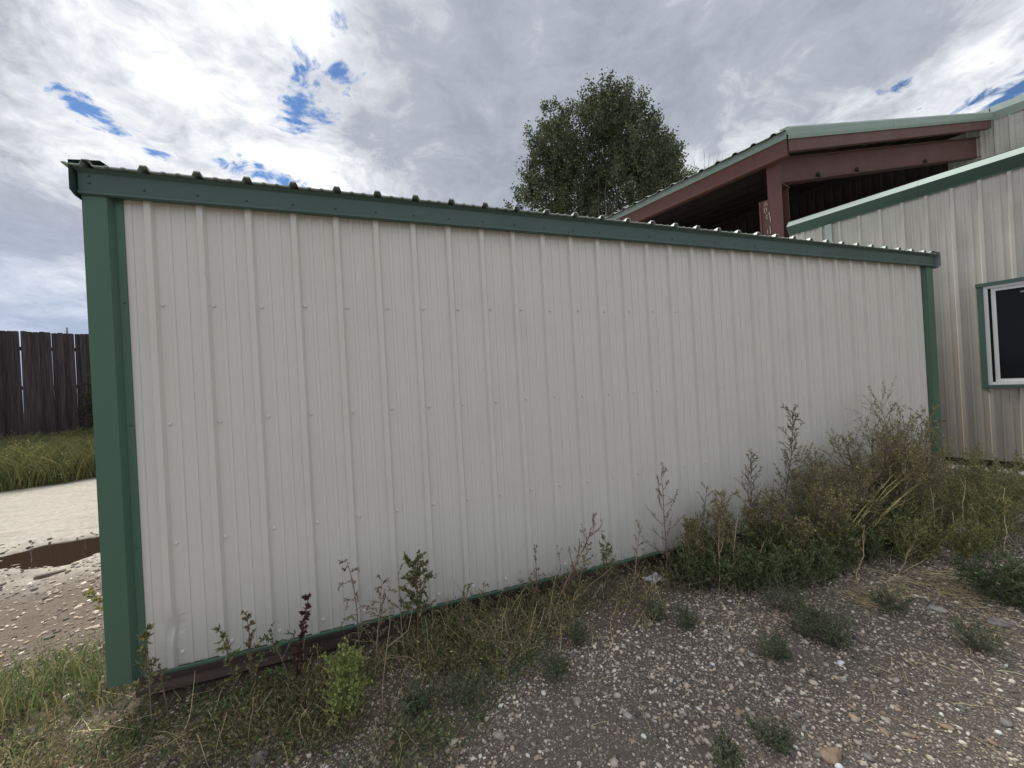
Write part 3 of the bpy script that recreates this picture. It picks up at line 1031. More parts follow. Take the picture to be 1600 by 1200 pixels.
# ------------------------------------------------------------------ vegetation toolkit
class Veg:
    """stems as thin tubes, leaves as folded diamonds, each piece with its own colour"""
    def __init__(self, seed):
        self.r = np.random.default_rng(seed)
        self.sv, self.sf, self.sc = [], [], []
        self.lp, self.ld, self.ll, self.lw, self.lc = [], [], [], [], []

    def stem(self, pts, r0, r1, c):
        pts = np.asarray(pts, float)
        n = len(pts)
        d = np.gradient(pts, axis=0)
        d /= np.linalg.norm(d, axis=1)[:, None] + 1e-9
        u = np.cross(d, [0.31, 0.82, 0.17])
        u /= np.linalg.norm(u, axis=1)[:, None] + 1e-9
        v = np.cross(d, u)
        rad = np.linspace(r0, r1, n)[:, None]
        k = sum(len(a) for a in self.sv)
        rings = [pts + (u * math.cos(a) + v * math.sin(a)) * rad for a in (0, 2.094, 4.189)]
        self.sv.append(np.stack(rings, 1).reshape(-1, 3))
        i = np.arange(n - 1)
        for q in range(3):
            w2 = (q + 1) % 3
            self.sf.append(np.stack([i * 3 + q, i * 3 + w2, (i + 1) * 3 + w2, (i + 1) * 3 + q], 1) + k)
        self.sc.append(np.tile(np.asarray(c, float), (n * 3, 1)))

    def leaves(self, p, d, l, wd, c):
        p = np.asarray(p, float)
        n = len(p)
        self.lp.append(p)
        self.ld.append(np.asarray(d, float))
        self.ll.append(np.broadcast_to(np.asarray(l, float), (n,)))
        self.lw.append(np.broadcast_to(np.asarray(wd, float), (n,)))
        self.lc.append(np.broadcast_to(np.asarray(c, float), (n, 3)))

    def leafmesh(self, name, bend=0.25):
        p = np.concatenate(self.lp)
        d = np.concatenate(self.ld)
        l = np.concatenate(self.ll)[:, None]
        wd = np.concatenate(self.lw)[:, None]
        c = np.concatenate(self.lc)
        d = d / (np.linalg.norm(d, axis=1)[:, None] + 1e-9)
        rnd = self.r.normal(size=p.shape)
        s = np.cross(d, rnd)
        s /= np.linalg.norm(s, axis=1)[:, None] + 1e-9
        nrm = np.cross(s, d)
        mid_ = p + d * l * 0.45 + nrm * l * 0.08
        tip = p + d * l - nrm * l * bend * self.r.uniform(0, 1, (len(p), 1))
        V = np.stack([p, mid_ + s * wd * 0.5, tip, mid_ - s * wd * 0.5], 1).reshape(-1, 3)
        i = np.arange(len(p)) * 4
        F = np.stack([i, i + 1, i + 2, i + 3], 1)
        return mesh_np(name, V, F, np.repeat(c, 4, 0))

    def stemmesh(self, name):
        return mesh_np(name, np.concatenate(self.sv), np.concatenate(self.sf), np.concatenate(self.sc))


VEG = 1.9


def pal(r, n, cols, jit=0.25):
    cols = np.asarray(cols, float)
    c = cols[r.integers(0, len(cols), n)] * VEG
    return np.clip(c * (1 + r.normal(0, jit, (n, 1))), 0.005, 0.9)


GREEN = [(0.075, 0.105, 0.042), (0.095, 0.125, 0.05), (0.06, 0.085, 0.038)]
DKGREEN = [(0.050, 0.080, 0.036), (0.065, 0.095, 0.045), (0.042, 0.062, 0.034)]
OLIVE = [(0.15, 0.15, 0.065), (0.12, 0.125, 0.055), (0.17, 0.155, 0.075), (0.095, 0.11, 0.045)]
YELLOW = [(0.24, 0.235, 0.085), (0.20, 0.21, 0.075), (0.28, 0.25, 0.11)]
BROWN = [(0.155, 0.122, 0.082), (0.125, 0.098, 0.066), (0.19, 0.152, 0.105), (0.12, 0.108, 0.06)]
DARKRED = [(0.075, 0.038, 0.032), (0.10, 0.05, 0.04), (0.06, 0.035, 0.03)]
STRAW = [(0.36, 0.29, 0.17), (0.30, 0.235, 0.14), (0.42, 0.35, 0.22)]


def curve(r, p, d, length, n, droop=0.0, wig=0.08):
    pts = [np.array(p, float)]
    d = np.array(d, float)
    d /= np.linalg.norm(d)
    st = length / n
    for i in range(n):
        d = d + r.normal(0, wig, 3) + np.array([0, 0, -droop / n])
        d /= np.linalg.norm(d)
        pts.append(pts[-1] + d * st)
    return np.array(pts)


def sample(pts, n, r, lo=0.0, hi=1.0):
    t = r.uniform(lo, hi, n) * (len(pts) - 1)
    i = np.minimum(t.astype(int), len(pts) - 2)
    f = (t - i)[:, None]
    return pts[i] * (1 - f) + pts[i + 1] * f, pts[i + 1] - pts[i]


def weed(name, label, cat, group, base, height, lean=(0, 0), seed=1, nb=14, blen=0.4, bang=0.7, sub=2, leafn=18, leafl=0.022, leafw=0.006,
         cols=OLIVE, stemc=(0.20, 0.12, 0.08), r0=0.004, start=0.1, droop=0.2, tip=None, mains=1, spread=0.0, taper=0.75, curvetip=0.0):
    """one plant: leaning main stems, side branches shortening upwards, twigs and small leaves"""
    v = Veg(seed)
    r = v.r
    mean_ = sum(stemc) / 3.0
    stemc = tuple(0.80 * (0.62 * q_ + 0.38 * mean_) for q_ in stemc)
    e = empty(name, (base[0], base[1], float(ground_h(base[0], base[1])) - 0.01))
    tag(e, label, cat, group)
    for m_i in range(mains):
        hh = height * (1.0 if m_i == 0 else r.uniform(0.6, 0.97))
        az = r.uniform(0, 2 * math.pi)
        d0 = np.array([lean[0] + spread * math.cos(az) * (m_i > 0), lean[1] + spread * math.sin(az) * (m_i > 0), 1.0])
        L = hh * np.linalg.norm(d0) / 1.0
        main = curve(r, (0, 0, 0), d0, L, 12, curvetip, 0.035)
        main[:, 2] *= hh / max(0.05, main[-1, 2]) if curvetip == 0 else 1.0
        v.stem(main, r0, r0 * 0.35, pal(r, 1, [stemc])[0])
        if leafn:
            p, d = sample(main, int(leafn * 2.0), r, start, 1.0)
            dd = r.normal(0, 1, p.shape) + np.array([0, 0, 0.6])
            v.leaves(p, dd, r.uniform(0.6, 1.2, len(p)) * leafl, leafw, pal(r, len(p), cols if tip is None else tip))
        for k in range(nb):
            f = start + (1 - start) * (k + r.uniform(0, 1)) / nb
            p, d = sample(main, 1, r, f, min(1, f + 0.001))
            az = k * 2.4 + r.uniform(-0.5, 0.5)
            d = d[0] / np.linalg.norm(d[0])
            out = np.array([math.cos(az), math.sin(az), 0])
            bd = d * math.cos(bang) + out * math.sin(bang)
            bl = blen * hh * (1 - taper * f) * r.uniform(0.65, 1.15)
            br = curve(r, p[0], bd, bl, 7, droop, 0.12)
            v.stem(br, r0 * 0.5, r0 * 0.2, pal(r, 1, [stemc])[0])
            cc = cols if (tip is None or f < 0.55) else tip
            if leafn:
                lp, ldv = sample(br, leafn, r, 0.1, 1.0)
                dd = ldv / (np.linalg.norm(ldv, axis=1)[:, None] + 1e-9) + r.normal(0, 0.7, lp.shape) + np.array([0, 0, 0.2])
                v.leaves(lp, dd, r.uniform(0.5, 1.2, leafn) * leafl, leafw, pal(r, leafn, cc))
            for s in range(sub):
                sp, sdv = sample(br, 1, r, 0.25, 0.95)
                sd2 = sdv[0] / np.linalg.norm(sdv[0]) + r.normal(0, 0.55, 3) + np.array([0, 0, 0.35])
                tw = curve(r, sp[0], sd2, bl * r.uniform(0.25, 0.5), 5, droop * 0.5, 0.15)
                v.stem(tw, r0 * 0.28, r0 * 0.12, pal(r, 1, [stemc])[0])
                if leafn:
                    n2 = max(4, leafn // 2)
                    lp, ldv = sample(tw, n2, r, 0.0, 1.0)
                    dd = ldv / (np.linalg.norm(ldv, axis=1)[:, None] + 1e-9) + r.normal(0, 0.7, lp.shape)
                    v.leaves(lp, dd, r.uniform(0.5, 1.2, n2) * leafl, leafw, pal(r, n2, cc))
    link('stem', v.stemmesh('stem'), e, M['stem'])
    if v.lp:
        tag(link('leaves', v.leafmesh('leaves'), e, M['leaf']), kind='stuff')
    return e


def gp(u, v, z=0.0):
    d = ray(u, v)
    k = (z - CAM_H) / d[2]
    return d[0] * k, d[1] * k


def on_y(u, v, y):
    """x and height of a picture point on the upright plane at distance y"""
    d = ray(u, v)
    k = y / d[1]
    return d[0] * k, CAM_H + d[2] * k


def plant_at(u, vtop, y):
    x, z = on_y(u, vtop, y)
    return (x, y), z


# ---- single weeds standing along the shed wall
G1 = 'weeds along the shed wall'
def wall_weed(u_base, v_base, u_top, v_top, y, label, **kw):
    xb, _ = on_y(u_base, v_base, y)
    xt, zt = on_y(u_top, v_top, y)
    zt = zt - float(ground_h(xb, y))
    kw['leafl'] = kw.get('leafl', 0.022) * 1.22
    kw['leafw'] = kw.get('leafw', 0.006) * 1.3
    kw['leafn'] = int(kw.get('leafn', 18) * 1.3)
    kw['r0'] = kw.get('r0', 0.004) * 1.15
    return weed('weed_plant', label, 'weed', None, (xb, y), zt, lean=((xt - xb) / zt, 0.0), **kw)


wall_weed(238, 1085, 212, 985, 2.36, 'short leafy weed leaning against the green corner post', seed=2, nb=14, blen=0.22, bang=0.55, sub=1, leafn=14, leafl=0.02, leafw=0.007, cols=OLIVE, tip=OLIVE, stemc=(0.22, 0.15, 0.1))
wall_weed(262, 1080, 262, 1028, 2.42, 'tiny brown seedling beside the weed at the green corner post', seed=3, nb=5, blen=0.2, leafn=7, leafl=0.015, cols=BROWN, sub=0)
wall_weed(368, 1050, 358, 982, 2.36, 'short curly-leaved weed just left of a taller pair by the skid', seed=4, nb=10, blen=0.2, leafn=9, leafl=0.03, leafw=0.009, cols=OLIVE, sub=0)
wall_weed(396, 1050, 388, 950, 2.36, 'slender twiggy weed with a reddish tip by the timber skid', seed=5, nb=20, blen=0.24, bang=0.45, sub=2, leafn=9, leafl=0.014, leafw=0.006, cols=OLIVE, tip=BROWN)
wall_weed(462, 1040, 452, 930, 2.36, 'dead dark reddish-brown weed standing against the tan wall', seed=6, nb=16, blen=0.16, bang=0.5, sub=1, leafn=12, leafl=0.018, leafw=0.010, cols=DARKRED, stemc=(0.07, 0.035, 0.03), r0=0.005)
wall_weed(455, 1040, 425, 978, 2.33, 'low green weed with flat finger-like tips beside the dead reddish weed', seed=7, nb=8, blen=0.5, bang=1.1, sub=1, leafn=14, leafl=0.022, leafw=0.006, cols=GREEN)
wall_weed(566, 1000, 560, 868, 2.33, 'thin pinkish weed with drooping curled branches by the wall', seed=8, nb=16, blen=0.34, bang=0.9, sub=2, leafn=8, leafl=0.014, leafw=0.006, cols=OLIVE, stemc=(0.27, 0.15, 0.11), droop=1.6, tip=BROWN)
wall_weed(584, 1005, 590, 905, 2.30, 'sparse tan weed between the drooping weed and the bushy-topped one', seed=9, nb=18, blen=0.3, leafn=9, leafl=0.013, cols=BROWN, stemc=(0.30, 0.2, 0.12))
wall_weed(652, 985, 654, 868, 2.33, 'weed with a dense bushy green head and bare red lower stem', seed=10, nb=26, blen=0.32, bang=0.75, sub=3, leafn=15, leafl=0.017, leafw=0.010, cols=OLIVE + GREEN, stemc=(0.22, 0.09, 0.06), start=0.42, taper=0.55, r0=0.005)
wall_weed(632, 990, 610, 905, 2.30, 'open straggly weed touching the bushy-topped weed', seed=11, nb=12, blen=0.5, bang=0.9, sub=2, leafn=7, leafl=0.014, cols=OLIVE, stemc=(0.25, 0.17, 0.11))
wall_weed(712, 970, 720, 912, 2.34, 'pair of thin upright stalks in front of the timber skid', seed=12, nb=6, blen=0.4, bang=0.4, sub=0, leafn=10, leafl=0.012, cols=OLIVE, mains=2, spread=0.3)
wall_weed(742, 958, 762, 905, 2.34, 'short weed with a hooked tip in front of the timber skid', seed=13, nb=6, blen=0.4, bang=0.6, sub=0, leafn=10, leafl=0.012, cols=OLIVE)
wall_weed(862, 925, 918, 820, 2.34, 'red-stemmed weed leaning right with forked dark seed tips', seed=14, nb=13, blen=0.45, bang=0.65, sub=2, leafn=13, leafl=0.011, leafw=0.006, cols=[(0.10, 0.09, 0.06), (0.14, 0.11, 0.075)], stemc=(0.25, 0.11, 0.08), r0=0.0048, start=0.2, droop=-0.6, taper=0.5)
wall_weed(838, 925, 830, 848, 2.36, 'thin upright twig weed left of the leaning red-stemmed one', seed=15, nb=9, blen=0.2, bang=0.4, sub=1, leafn=6, leafl=0.012, cols=BROWN, mains=2, spread=0.12)
wall_weed(898, 920, 905, 850, 2.30, 'small feathery tan weed under the leaning red-stemmed one', seed=16, nb=16, blen=0.4, bang=0.8, sub=2, leafn=9, leafl=0.012, cols=BROWN + YELLOW)
wall_weed(948, 900, 953, 842, 2.34, 'compact green weed with dark spiky top at the foot of the wall', seed=17, nb=20, blen=0.4, bang=0.7, sub=2, leafn=12, leafl=0.017, leafw=0.006, cols=OLIVE + GREEN)
wall_weed(985, 895, 1010, 815, 2.34, 'leaning reddish twig weed between two leafier ones', seed=18, nb=10, blen=0.35, bang=0.6, sub=1, leafn=7, leafl=0.012, cols=BROWN, stemc=(0.24, 0.13, 0.09))
wall_weed(1040, 890, 1036, 733, 2.36, 'tall thin red-stemmed weed with wide open branches', seed=19, nb=17, blen=0.36, bang=0.95, sub=2, leafn=10, leafl=0.014, leafw=0.006, cols=OLIVE + BROWN, stemc=(0.24, 0.12, 0.09), start=0.18, droop=-0.7, r0=0.0045)
wall_weed(1092, 890, 1100, 756, 2.34, 'airy brown weed of fine forked twigs', seed=20, nb=18, blen=0.36, bang=0.5, sub=2, leafn=8, leafl=0.011, leafw=0.005, cols=BROWN, stemc=(0.2, 0.13, 0.1), mains=3, spread=0.16)
wall_weed(1168, 885, 1166, 710, 2.30, 'brown spire-shaped weed with upswept seed branches', seed=21, nb=38, blen=0.34, bang=0.5, sub=3, leafn=11, leafl=0.011, leafw=0.005, cols=BROWN + OLIVE, stemc=(0.15, 0.085, 0.065), start=0.12)
wall_weed(1218, 885, 1222, 640, 2.32, 'tallest single weed spire with bare pointed top', seed=22, nb=46, blen=0.20, bang=0.55, sub=2, leafn=12, leafl=0.015, leafw=0.007, cols=BROWN + OLIVE, tip=BROWN, stemc=(0.17, 0.10, 0.075), start=0.1, taper=0.6, r0=0.0048)

# ---- the big thicket at the far end of the shed
G2 = 'bushy weeds of the thicket at the shed end'
BUSH = 'brown-green bushy weed in the thicket against the shed wall'
bush = [  # u, v_top, y, width factor, palette, seed
    (1128, 775, 2.25, 0.42, OLIVE + BROWN, 31), (1195, 770, 2.20, 0.40, OLIVE + BROWN, 32), (1255, 745, 2.25, 0.42, OLIVE + BROWN, 33),
    (1290, 715, 2.30, 0.46, OLIVE + BROWN, 34), (1322, 690, 2.30, 0.46, OLIVE + BROWN, 35), (1352, 672, 2.28, 0.44, BROWN + OLIVE, 36),
    (1394, 622, 2.30, 0.40, BROWN + OLIVE, 37), (1425, 655, 2.32, 0.42, OLIVE + BROWN, 38), (1378, 690, 2.12, 0.45, OLIVE, 39),
    (1340, 745, 2.05, 0.5, OLIVE + GREEN, 40), (1285, 770, 2.02, 0.5, OLIVE + GREEN, 41), (1448, 712, 2.22, 0.4, OLIVE + YELLOW, 42),
    (1088, 812, 2.28, 0.42, OLIVE + BROWN, 43), (1225, 790, 2.05, 0.46, OLIVE + GREEN, 44), (1412, 700, 2.02, 0.44, OLIVE, 45), (1362, 720, 2.3, 0.42, OLIVE + BROWN, 46)]
for u, vt, y, wf, cl, sdv in bush:
    (x, yy), z = plant_at(u, vt, y)
    weed('bushy_weed', BUSH, 'weed', G2, (x, yy), z, lean=(RNG.uniform(-.06, .06), 0), seed=sdv, nb=34, blen=wf * 1.05, bang=0.62, sub=4, leafn=14, leafl=0.021, leafw=0.0065, cols=cl + YELLOW,
         tip=BROWN + STRAW[:2] + OLIVE + YELLOW, stemc=(0.24, 0.18, 0.11), start=0.08, droop=-0.35, mains=4, spread=0.30, r0=0.0045, taper=0.6)
G3 = 'low dark green weeds in front of the thicket'
LOWB = 'low dark green leafy weed at the front of the thicket'
for u, v, h, sdv in ((1068, 905, .26, 51), (1095, 918, .28, 52), (1125, 922, .30, 53), (1155, 922, .30, 54), (1188, 925, .30, 55), (1222, 925, .32, 56), (1255, 920, .33, 57), (1290, 915, .34, 58),
                     (1325, 900, .33, 59), (1110, 895, .33, 60), (1170, 895, .38, 61), (1235, 890, .40, 62), (1300, 880, .40, 63), (1360, 880, .34, 64), (1400, 865, .36, 65)):
    x, y = gp(u, v)
    weed('low_weed', LOWB, 'weed', G3, (x, y), h * 0.86, seed=sdv, nb=20, blen=0.6, bang=0.75, sub=3, leafn=13, leafl=0.024, leafw=0.007, cols=GREEN + DKGREEN + OLIVE, stemc=(0.26, 0.24, 0.10), start=0.04,
         droop=-0.3, mains=4, spread=0.45, taper=0.45, r0=0.0035)
G4 = 'yellow-green weeds by the concrete footing'
YLW = 'yellowing thin-stemmed weed before the concrete footing of the building'
for u, v, h, sdv in ((1430, 850, .42, 71), (1470, 845, .40, 72), (1510, 850, .42, 73), (1550, 850, .40, 74), (1590, 855, .40, 75), (1455, 815, .50, 76), (1500, 812, .46, 77), (1545, 815, .46, 78), (1590, 815, .48, 79),
                     (1478, 785, .62, 80), (1525, 785, .42, 81), (1575, 788, .40, 82), (1640, 830, .42, 83), (1412, 880, .30, 84), (1450, 880, .30, 85), (1500, 880, .30, 86), (1550, 870, .32, 87)):
    x, y = gp(u, v)
    weed('thin_weed', YLW, 'weed', G4, (x, y), h * 1.12, lean=(RNG.uniform(-.25, .25), RNG.uniform(-.15, .15)), seed=sdv, nb=18, blen=0.5, bang=0.6, sub=3, leafn=16, leafl=0.020, leafw=0.0055,
         cols=OLIVE + YELLOW + GREEN + YELLOW, stemc=(0.36, 0.31, 0.14), start=0.08, droop=0.0, mains=5, spread=0.35, taper=0.5, r0=0.0035)

# ---- long yellow stalks fanning out of the thicket
v = Veg(91)
bx, by = gp(1296, 892)
e = empty('stalk_bundle', (bx, by, 0.0))
tag(e, 'bundle of long bare yellow stalks fanning up to the right from the thicket', 'stalks')
for ut, vt, dy in ((1442, 724, .0), (1436, 757, -.02), (1430, 775, -.04), (1395, 742, .02), (1432, 820, -.06), (1428, 800, -.05), (1305, 790, .0), (1330, 800, 0), (1400, 838, -.08), (1452, 742, -.03), (1415, 735, 0)):
    x2, z2 = on_y(ut, vt, by + dy)
    st0 = np.array([v.r.uniform(-.05, .05), v.r.uniform(-.05, .05), 0.02])
    en = np.array([x2 - bx, dy, z2])
    tt = np.linspace(0, 1, 9)[:, None]
    pts = st0 + (en - st0) * tt + np.array([0, 0, 0.05]) * np.sin(tt * math.pi) + v.r.normal(0, 0.004, (9, 3))
    v.stem(pts, 0.0042, 0.0018, pal(v.r, 1, [(0.34, 0.30, 0.13), (0.30, 0.27, 0.11)], 0.08)[0])
    for q in range(6):
        p_, d_ = sample(pts, 1, v.r, 0.4, 0.95)
        tw = curve(v.r, p_[0], d_[0] / np.linalg.norm(d_[0]) + v.r.normal(0, .35, 3), 0.14, 4, 0, 0.1)
        v.stem(tw, 0.0018, 0.0008, (0.46, 0.41, 0.18))
link('stalks', v.stemmesh('stalks'), e, M['stem'])

for k, (ub, vb, ut, vt) in enumerate(((1122, 928, 1123, 815), (1145, 922, 1150, 800), (1168, 925, 1195, 845), (1127, 926, 1160, 845), (1208, 915, 1226, 878), (1235, 905, 1248, 812), (1222, 905, 1238, 830), (1460, 880, 1455, 760), (1492, 885, 1490, 800),
                                        (1500, 868, 1508, 742), (1520, 860, 1565, 770), (1570, 868, 1568, 760), (1400, 905, 1440, 830), (1340, 912, 1352, 820), (1100, 915, 1096, 850), (1266, 918, 1290, 835))):
    v = Veg(400 + k)
    x0_, y0_ = gp(ub, vb)
    xt_, zt_ = on_y(ut, vt, y0_ + 0.06)
    e = empty('straw_stalk', (x0_, y0_, float(ground_h(x0_, y0_)) - 0.01))
    tag(e, 'bare straw-coloured stalk standing among the green thicket weeds', 'stalk', 'straw stalks in the thicket')
    tt = np.linspace(0, 1, 7)[:, None]
    pts = np.array([xt_ - x0_, 0.06, zt_]) * tt + v.r.normal(0, 0.006, (7, 3)) * (tt > 0)
    v.stem(pts, 0.0048, 0.0018, pal(v.r, 1, STRAW, 0.1)[0] * 0.8)
    for q in range(3):
        p_, d_ = sample(pts, 1, v.r, 0.45, 0.95)
        v.stem(curve(v.r, p_[0], d_[0] / np.linalg.norm(d_[0]) + v.r.normal(0, .4, 3), 0.09, 4, 0, 0.1), 0.0018, 0.0008, pal(v.r, 1, STRAW, 0.1)[0] * 0.8)
    link('stalk', v.stemmesh('stalk'), e, M['stem'])

# one bare pale stalk rising from the gravel in front of the skid
v = Veg(92)
bx, by = gp(598, 1118)
e = empty('dry_stalk', (bx, by, 0.0))
tag(e, 'single bare straw-coloured stalk leaning towards the wall from the gravel', 'stalk')
p1 = np.array([0, 0, 0])
tx, tz = on_y(646, 945, by + 0.14)
pts = np.array([[0, 0, 0], [0.004, 0.01, 0.12], [0.035, 0.05, 0.28], [(tx - bx) * .8, 0.1, tz * .75], [tx - bx, 0.14, tz]])
v.stem(pts, 0.0042, 0.002, (0.36, 0.29, 0.18))
v.stem(np.array([pts[2], pts[2] + [0.02, 0.05, 0.09], pts[2] + [0.015, 0.09, 0.2]]), 0.003, 0.0015, (0.34, 0.27, 0.16))
link('stalk', v.stemmesh('stalk'), e, M['stem'])

# light green rounded weed
x, y = gp(545, 1128)
weed('round_weed', 'rounded bright yellow-green weed with tiny leaves on the gravel edge', 'weed', None, (x, y), 0.30, seed=93, nb=34, blen=0.46, bang=0.6, sub=4, leafn=16, leafl=0.013, leafw=0.009,
     cols=[(0.19, 0.22, 0.07), (0.15, 0.19, 0.06), (0.23, 0.24, 0.09)], stemc=(0.2, 0.2, 0.08), start=0.03, mains=3, spread=0.3, taper=0.4, r0=0.003)
# yellow-flowered weed leaning left past the corner
v0 = gp(172, 1068)
weed('leaning_weed', 'yellow-topped weed leaning out left from behind the corner post', 'weed', None, (v0[0] - 0.05, v0[1] + 0.5), 0.34, lean=(-0.85, 0.1), seed=94, nb=22, blen=0.42, bang=0.8, sub=3, leafn=16,
     leafl=0.014, leafw=0.008, cols=[(0.26, 0.24, 0.06), (0.2, 0.2, 0.06), (0.14, 0.15, 0.05)], stemc=(0.12, 0.11, 0.05), start=0.35, r0=0.004)
# ---- small clumps on the gravel
G5 = 'small weed clumps on the open gravel'
for u, v_, rad, sdv, lab in (
        (905, 1003, .10, 101, 'small weed clump on gravel below the leaning red-stemmed weed'),
        (725, 1100, .14, 102, 'wide grey-green weed clump right of the bare straw stalk'),
        (1028, 972, .11, 103, 'small weed clump on gravel in front of the white litter scrap'),
        (1225, 955, .16, 104, 'low weed clump touching the front of the dark green thicket'),
        (1300, 985, .20, 105, 'largest weed clump on the open gravel before the thicket'),
        (1310, 1016, .11, 106, 'small clump right against the largest open-gravel clump'),
        (1215, 1028, .13, 107, 'spreading weed clump on gravel set apart from the largest clump'),
        (1540, 1015, .15, 108, 'lone dark weed clump next to the broad flat grey slab'),
        (1392, 955, .13, 110, 'weed clump growing out of the curl of tan straw'),
        (868, 1055, .11, 111, 'lone small weed clump above two whitish stones on the gravel'),
        (1212, 1168, .09, 112, 'small weed clump left of the largest orange-tan stone'),
        (1135, 1196, .09, 113, 'small weed clump beside whitish stones far out on the gravel'),
        (660, 1105, .10, 114, 'small weed clump between the bare straw stalk and a wider clump'),
        (1075, 978, .09, 115, 'tiny dry weed tuft beside the clump in front of the litter'),
        (1255, 990, .12, 117, 'clump joined to the side of the largest open-gravel clump')):
    x, y = gp(u, v_)
    weed('weed_clump', lab, 'weed', G5, (x, y), rad * 0.85, seed=sdv, nb=13, blen=1.2, bang=1.1, sub=3, leafn=10, leafl=0.017, leafw=0.005, cols=[(0.095, 0.115, 0.070), (0.12, 0.135, 0.085), (0.072, 0.092, 0.055), (0.15, 0.148, 0.09)], stemc=(0.13, 0.13, 0.07),
         start=0.02, droop=-0.5, mains=4, spread=0.9, taper=0.4, r0=0.0022)
x, y = gp(1572, 945)
weed('weed_clump', 'largest spreading green weed clump, among straw near the footing', 'weed', None, (x, y), 0.30, seed=109, nb=26, blen=0.9, bang=0.95, sub=4, leafn=18, leafl=0.02, leafw=0.006, cols=DKGREEN + GREEN,
     start=0.02, mains=5, spread=0.8, taper=0.4, stemc=(0.15, 0.15, 0.07), r0=0.003)

# ---- ground cover along the shed and at the near left corner (uncountable)
v = Veg(120)
r = v.r
N = 52000
px = r.uniform(-3.6, 4.6, N)
py = r.uniform(0.7, 3.6, N)
edge_y = np.where(px < 0.2, 1.62 - 0.28 * (px + 0.2), np.where(px < 1.4, 1.62 + (px - 0.2) * 0.62, 2.34 - 0.22 * (px - 1.4)))
dens = sstep(py, edge_y - 0.12 + 0.45 * (fbm(px * 2.5, py * 2.5, 40, 3) - 0.5), edge_y + 0.35)
dens = dens * np.where(px > -1.3, sstep(-py, -2.60, -2.45), sstep(-py, -3.5, -2.9)) * (0.25 + 0.9 * sstep(fbm(px * 3.1, py * 3.1, 44, 3), 0.36, 0.62))
dens = np.where(px < -1.3, dens * (0.35 + 0.65 * sstep(-py, -3.1, -2.3)), dens)
keep = r.uniform(0, 1, N) < dens
px, py = px[keep], py[keep]
pz = ground_h(px, py)
pq = fbm(px * 1.7, py * 1.7, 60, 2)
for k in range(len(px)):
    nl = 13
    hgt = r.uniform(0.03, 0.10) * (1.25 if px[k] < -0.6 else 1.0) * (1.0 + 1.3 * float(py[k] > 2.12 + 0.2 * pq[k]) * (px[k] > 0.15)) * (0.5 if (py[k] > 2.2 and px[k] < 0.1) else 1.0)
    c = np.array([px[k], py[k], pz[k]])
    o = r.normal(0, 0.028, (nl, 3))
    o[:, 2] = r.uniform(0, hgt, nl)
    dd = o * np.array([1, 1, 0.3]) + r.normal(0, 0.03, (nl, 3)) + np.array([0, 0, 0.02])
    base_c = OLIVE + BROWN if pq[k] < 0.5 else GREEN + OLIVE
    if r.uniform() < 0.2:
        base_c = DKGREEN
    v.leaves(c + o, dd, r.uniform(0.012, 0.032, nl), r.uniform(0.004, 0.009, nl), pal(r, nl, base_c, 0.22))
    if r.uniform() < 0.15:
        st = curve(r, c, (r.normal(0, .4), r.normal(0, .4), 1), hgt * r.uniform(1.0, 2.2), 4, 0.2, 0.15)
        v.stem(st, 0.0015, 0.0007, pal(r, 1, STRAW + BROWN)[0])
for k in range(900):
    x_ = r.uniform(-0.5, 2.4)
    y_ = r.uniform(2.12, 2.46) if r.uniform() < 0.8 else r.uniform(1.9, 2.2)
    if fbm(x_ * 1.6, y_ * 1.6, 52, 2) < 0.42 or (x_ < 0.1 and r.uniform() < 0.6):
        continue
    c = np.array([x_, y_, float(ground_h(x_, y_))])
    hh = r.uniform(0.08, 0.24)
    st = curve(r, c, (r.normal(0, .45), r.normal(0, .3), 1), hh, 6, 0.5, 0.16)
    v.stem(st, 0.0020, 0.0009, pal(r, 1, STRAW + BROWN, 0.2)[0])
    lp, ldv = sample(st, 12, r, 0.15, 1.0)
    v.leaves(lp + r.normal(0, 0.012, lp.shape), ldv * 40 + r.normal(0, 1.0, lp.shape), r.uniform(0.01, 0.026, 12), r.uniform(0.004, 0.008, 12), pal(r, 12, OLIVE + BROWN + YELLOW, 0.2))
cover = link('ground_cover', v.leafmesh('ground_cover'), None, M['leaf'])
tag(cover, 'low dry brown-green ground weeds carpeting the foot of the shed', 'ground cover', kind='stuff')
cs = link('weed_twigs', v.stemmesh('weed_twigs'), None, M['stem'])
tag(cs, 'fine dry twigs rising through the low ground weeds', 'twigs', kind='stuff')

# ---- grass at the left corner
def blades(seed, n, xy, hfun, cols, wd, lean=0.35, bend=0.5):
    r = np.random.default_rng(seed)
    x, y = xy(r, n)
    z = ground_h(x, y)
    h = hfun(r, x, y)
    n = len(x)
    a = r.uniform(0, 2 * math.pi, n)
    lx, ly = np.cos(a) * lean * r.uniform(0.1, 1, n), np.sin(a) * lean * r.uniform(0.1, 1, n)
    b = np.stack([x, y, z], 1)
    sd_ = np.stack([-np.sin(a + 1.3), np.cos(a + 1.3), np.zeros(n)], 1) * wd * 0.5
    m1 = b + np.stack([lx * h * 0.45, ly * h * 0.45, h * 0.6], 1)
    tp = b + np.stack([lx * h * (1 + bend), ly * h * (1 + bend), h], 1)
    Vv = np.stack([b - sd_, b + sd_, m1 + sd_ * 0.8, m1 - sd_ * 0.8, tp, tp + sd_ * 0.08], 1).reshape(-1, 3)
    i = np.arange(n) * 6
    F = np.concatenate([np.stack([i, i + 1, i + 2, i + 3], 1), np.stack([i + 3, i + 2, i + 5, i + 4], 1)])
    c = np.repeat(pal(r, n, cols, 0.2), 6, 0)
    return Vv, F, c


